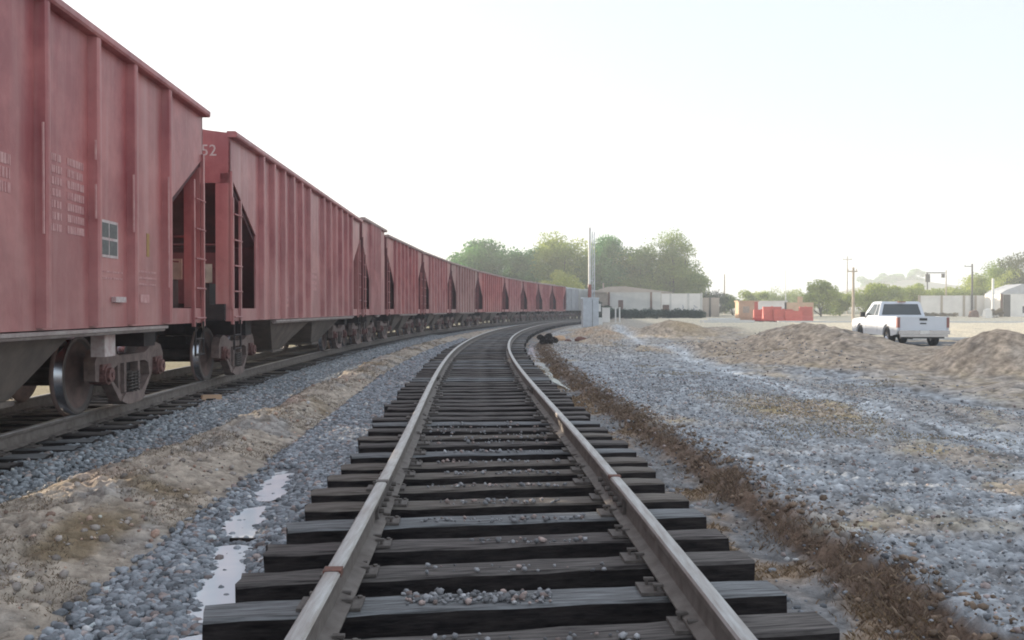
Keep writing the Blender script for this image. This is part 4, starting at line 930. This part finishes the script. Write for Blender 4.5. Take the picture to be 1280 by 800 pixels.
# ------------------------------------------------------------------ trees
def tree(px, Y, h, w, label, col=((.035,.06,.03),(.09,.12,.05)), leaf=.22, n=9000, base=.22, clumps=26, sparse=.0, seed=1, name='tree', group=None, cat='tree', zb=None, squash=1., x=None, boxy=False):
    r=np.random.default_rng(seed); x=X_(px,Y) if x is None else x; z=gz(x,Y)-.1 if zb is None else zb
    t=empty(name,(x,Y,z),0,label,cat,group); n=int(n*2.2); leaf*=.85; low=h<w*.5
    cz=h*(base+ (1-base)/2); rz=h*(1-base)/2
    cs=[];  
    for k in range(clumps):
        d=r.normal(size=3); d/=np.linalg.norm(d); rad=r.random()**.45
        p=np.array([d[0]*w/2*rad*.82,d[1]*w/2*rad*.8,cz+d[2]*rz*rad*.85]); p[2]=max(p[2],.12*h)
        if boxy: p=np.array([(k/(clumps-1)-.5)*w,.5*r.normal()*.3,h*(.30+.25*r.random())]); cs.append((p,h*.42)); continue
        cs.append((p,(.13+.12*r.random())*min(w,h)*squash*(1.9 if low else 1)))
    mb=MB(); tr=max(.05,h*.028)
    mb.bar((0,0,0),(.02*h*r.normal(),.0,h*base*1.1),tr,8,0,tr*.75); fork=Vector((0,0,h*base))
    for p,rr_ in cs[:9]:
        q=Vector(p); m_=fork.lerp(q,.5)+Vector((0,0,-.03*h)); mb.bar(fork,m_,tr*.5,6,0,tr*.3); mb.bar(m_,q,tr*.3,5,0,tr*.1)
    mb.build('trunk',M['bark'],t)
    ci=r.integers(0,clumps,n); C0=np.array([c[0] for c in cs])[ci]; R0=np.array([c[1] for c in cs])[ci]
    d=r.normal(size=(n,3)); d/=np.linalg.norm(d,axis=1)[:,None]; rad=r.random(n)**.4*(1+.25*r.random(n)); c=C0+d*(R0*rad)[:,None]*np.array([1.1,1.1,.8])
    u=r.normal(size=(n,3)); u/=np.linalg.norm(u,axis=1)[:,None]; v=np.cross(u,r.normal(size=(n,3))); v/=np.linalg.norm(v,axis=1)[:,None]
    L=(leaf*(.5+r.random(n)))[:,None]; V=np.stack([c-u*L*.5,c+v*L*.35,c+u*L*.5,c-v*L*.35],1)
    tt=np.clip(.5+.5*r.normal(size=clumps)*.6,0,1)[ci][:,None]*.7+.3*r.random((n,1)); cc=np.array(col[0])[None]*(1-tt)+np.array(col[1])[None]*tt
    npmesh('crown',V.reshape(-1,3),(np.arange(n*4)).reshape(n,4),M['leaf'],np.repeat(cc[:,None,:],4,1).reshape(-1,3),parent=t)
    return t
G='tall trees behind the train and the pale wall'
dk=((.05,.17,.055),(.20,.38,.10)); ol=((.12,.20,.045),(.32,.39,.10)); yl=((.28,.34,.05),(.58,.56,.13))
tree(601,138,13.0,9.5,'dark green round tree at the left end of the tall tree group',dk,.34,12000,.18,30,seed=11,group=G)
tree(578,150,9.5,5,'yellow green small tree poking out left of the dark round tree',yl,.3,3500,.15,14,seed=12,group=G)
tree(650,142,12.2,10,'blue green tree between the dark round tree and the yellow topped tree',dk,.34,12000,.1,30,seed=13,group=G)
tree(700,136,13.4,9.5,'tall yellow topped tree left of the white mast',((.12,.20,.045),(.45,.50,.11)),.32,12000,.15,30,seed=14,group=G)
tree(697,128,7.4,7,'low yellow ochre tree glowing above the last red wagons',yl,.28,5000,.1,18,seed=15,group=G)
tree(758,140,12.6,9.5,'dark dense tree just right of the white mast',dk,.34,12500,.1,32,seed=16,group=G)
tree(800,138,10.6,10,'wide olive tree above the shed roof',ol,.32,10000,.1,30,seed=17,group=G)
tree(842,134,13.4,8,'ragged airy tree with the tallest tip at the right of the group',ol,.26,5200,.12,26,seed=18,group=G)
tree(838,136,9.6,9,'lower olive crown under the ragged airy tree',ol,.3,8500,.1,26,seed=181,group=G)
tree(868,132,7.6,5.5,'small olive tree at the right foot of the tall tree group',ol,.26,4200,.08,18,seed=19,group=G)
tree(730,150,9,8,'dark low tree behind the white mast and pale wagons',dk,.34,6000,.1,22,seed=191,group=G)
tree(531,160,7.6,8,'pale hazy treetop showing above the fifth and sixth wagons',yl,.34,3000,.1,16,seed=20,group=G)
for i,(px,Y,h,w,lb) in enumerate(((895,124,3.9,4.5,'scrubby grey green bush over the board fence'),(916,130,3.4,4,'thin bush between the board fence and the kiosk'),(751,104,2.5,2.0,'dark green bush beside the white box, behind the galvanised cabinet'),
        (788,110,1.45,6.6,'low dark green hedge in front of the pale corrugated wall'),(853,112,1.35,4.6,'low dark weeds before the graffiti wall'))):
    tree(px,Y,h,w,lb,((.03,.06,.035),(.065,.095,.06)) if i!=1 else ol,.17,2600 if i<3 else 4600,.05,14 if i<3 else 26,seed=30+i,name='bush' if i!=3 else 'hedge',cat='bush' if i!=3 else 'hedge',squash=1,boxy=i>2)
ylg=((.22,.29,.06),(.45,.50,.14))
G2='green trees beyond the sandy lot'
for i,(px,Y,h,w,lb,cc) in enumerate(((942,150,3.9,6.5,'round green bush behind the tan kiosk',ylg),(965,175,4.3,9,'low green tree line behind the cream wall, left half',ylg),(995,180,4.3,9,'low green tree line behind the stepped cream wall, right half',ylg),
        (1026,120,5.0,4.8,'bright green tree between barriers and tan pole',ylg),(1050,128,3.9,4,'small pale tree directly left of the tan pole',ylg),(1083,124,4.9,5.5,'green tree whose crown rises left of the pickup cab',ylg),(1108,130,4.6,6,'pale green tree directly above the pickup roof',ylg),
        (1138,138,5.0,7,'yellow green tree behind the left end of the white wall',ylg),(1168,142,5.0,7.5,'yellow green tree under the gantry beam',ylg),(1198,142,5.3,7.5,'yellow green tree between the gantry and the dark pole',ylg),(1226,138,6.4,6,'green tree right of the dark pole',ylg),
        (1252,132,8.4,6.5,'grey green tree left of the large tree at right edge',ol),(1283,126,10.0,7,'large dark olive tree cut by the right picture edge',((.05,.07,.035),(.12,.135,.06))),(1270,128,6.6,6,'bright green lower crown over the pale stepped roof',ylg))):
    tree(px,Y,h,w,lb,cc,.26,4200,.06,20,seed=50+i,group=G2)
for i,(px,Y,h,w,lb) in enumerate(LATE): tree(px,Y,h,w,lb,((.14,.11,.07),(.28,.23,.14)),.13,1500,.04,14,seed=70+i,name='dry_bush',cat='bush',boxy=i==1)
# far hills with scattered crowns
def hill(name,pts,Y,depth,m):
    mb=MB(); n=len(pts); 
    for i in range(n-1):
        (a,ha),(b,hb)=pts[i],pts[i+1]; xa,xb=X_(a,Y),X_(b,Y)
        xa2,xb2=X_(a,Y+depth),X_(b,Y+depth)
        mb._a([(xa,Y-depth,0),(xb,Y-depth,0),(xb,Y,hb),(xa,Y,ha),(xb2,Y+depth,0),(xa2,Y+depth,0)],[(0,1,2,3),(3,2,4,5)])
    return tag(mb.build(name,m,smooth=True),kind='structure')
hill('hills',[(900,0),(940,3.5),(1000,5),(1060,12),(1100,16),(1140,17.5),(1180,15),(1240,12),(1320,16),(1500,12),(1800,6),(2100,0)],500,70,M['hill'])
hill('hills',[(-1000,0),(-500,9),(0,6),(400,8),(700,6),(960,0)],520,70,M['hill'])
for i,(px,h,w) in enumerate(((1085,9,18),(1105,11,20),(1121,11,9),(1136,9,12),(1143,13,10))):
    tree(px,505,h,w,['long low grove on the far hill above the pickup','second grove on the far hill, right of the first','single dark round tree on the far hilltop','small tree low on the far hilltop','highest dark tree on the far hilltop'][i],dk,1.0,1500,.1,14,seed=80+i,zb=10.5+i*.4,group='trees on the far hill')
# dark brush heap and clods by the track
tree(684,0,0,0,'') if False else None
x,y=X_(683,37.5),37.5; t=tree(683,37.5,.6,1.15,'dark brown brush heap at the right edge of the track curve',((.05,.042,.042),(.12,.10,.095)),.07,2600,.02,16,seed=90,name='brush_heap',cat='brush heap')
def clod(px,Y,r,m,label):
    v,f=ico(3); x=X_(px,Y); d=1+.22*fbm(v[:,0]*2+px,v[:,1]*2+v[:,2],5)+.1*fbm(v[:,0]*6,v[:,2]*6+px,8); v=v*d[:,None]*np.array([r*1.4,r*.9,r*.75]); o=npmesh('earth_clod',v,f,M[m],smooth=False); o.location=(x,Y,gz(x,Y)+r*.25); tag(o,label,'earth clod','orange earth clods')
clod(699,42,.22,'tan_block','pale orange earth clod right of the dark brush heap'); clod(726,40,.20,'rust','reddish clod of earth below the galvanised cabinet'); clod(710,41,.11,'rust','small dark clod between the two orange clods')

# ------------------------------------------------------------------ air
hz=MB().box(-760,980,-20,640,-3.2,24).build('haze',[]); tag(hz,kind='stuff')
m=bpy.data.materials.new('haze_air'); m.use_nodes=True; n=m.node_tree; n.nodes.clear(); vo=n.nodes.new('ShaderNodeVolumePrincipled'); vo.inputs['Density'].default_value=.0015
vo.inputs['Color'].default_value=(.93,.97,1,1); vo.inputs['Anisotropy'].default_value=.2
ou=n.nodes.new('ShaderNodeOutputMaterial'); n.links.new(vo.outputs[0],ou.inputs['Volume']); hz.data.materials.append(m)
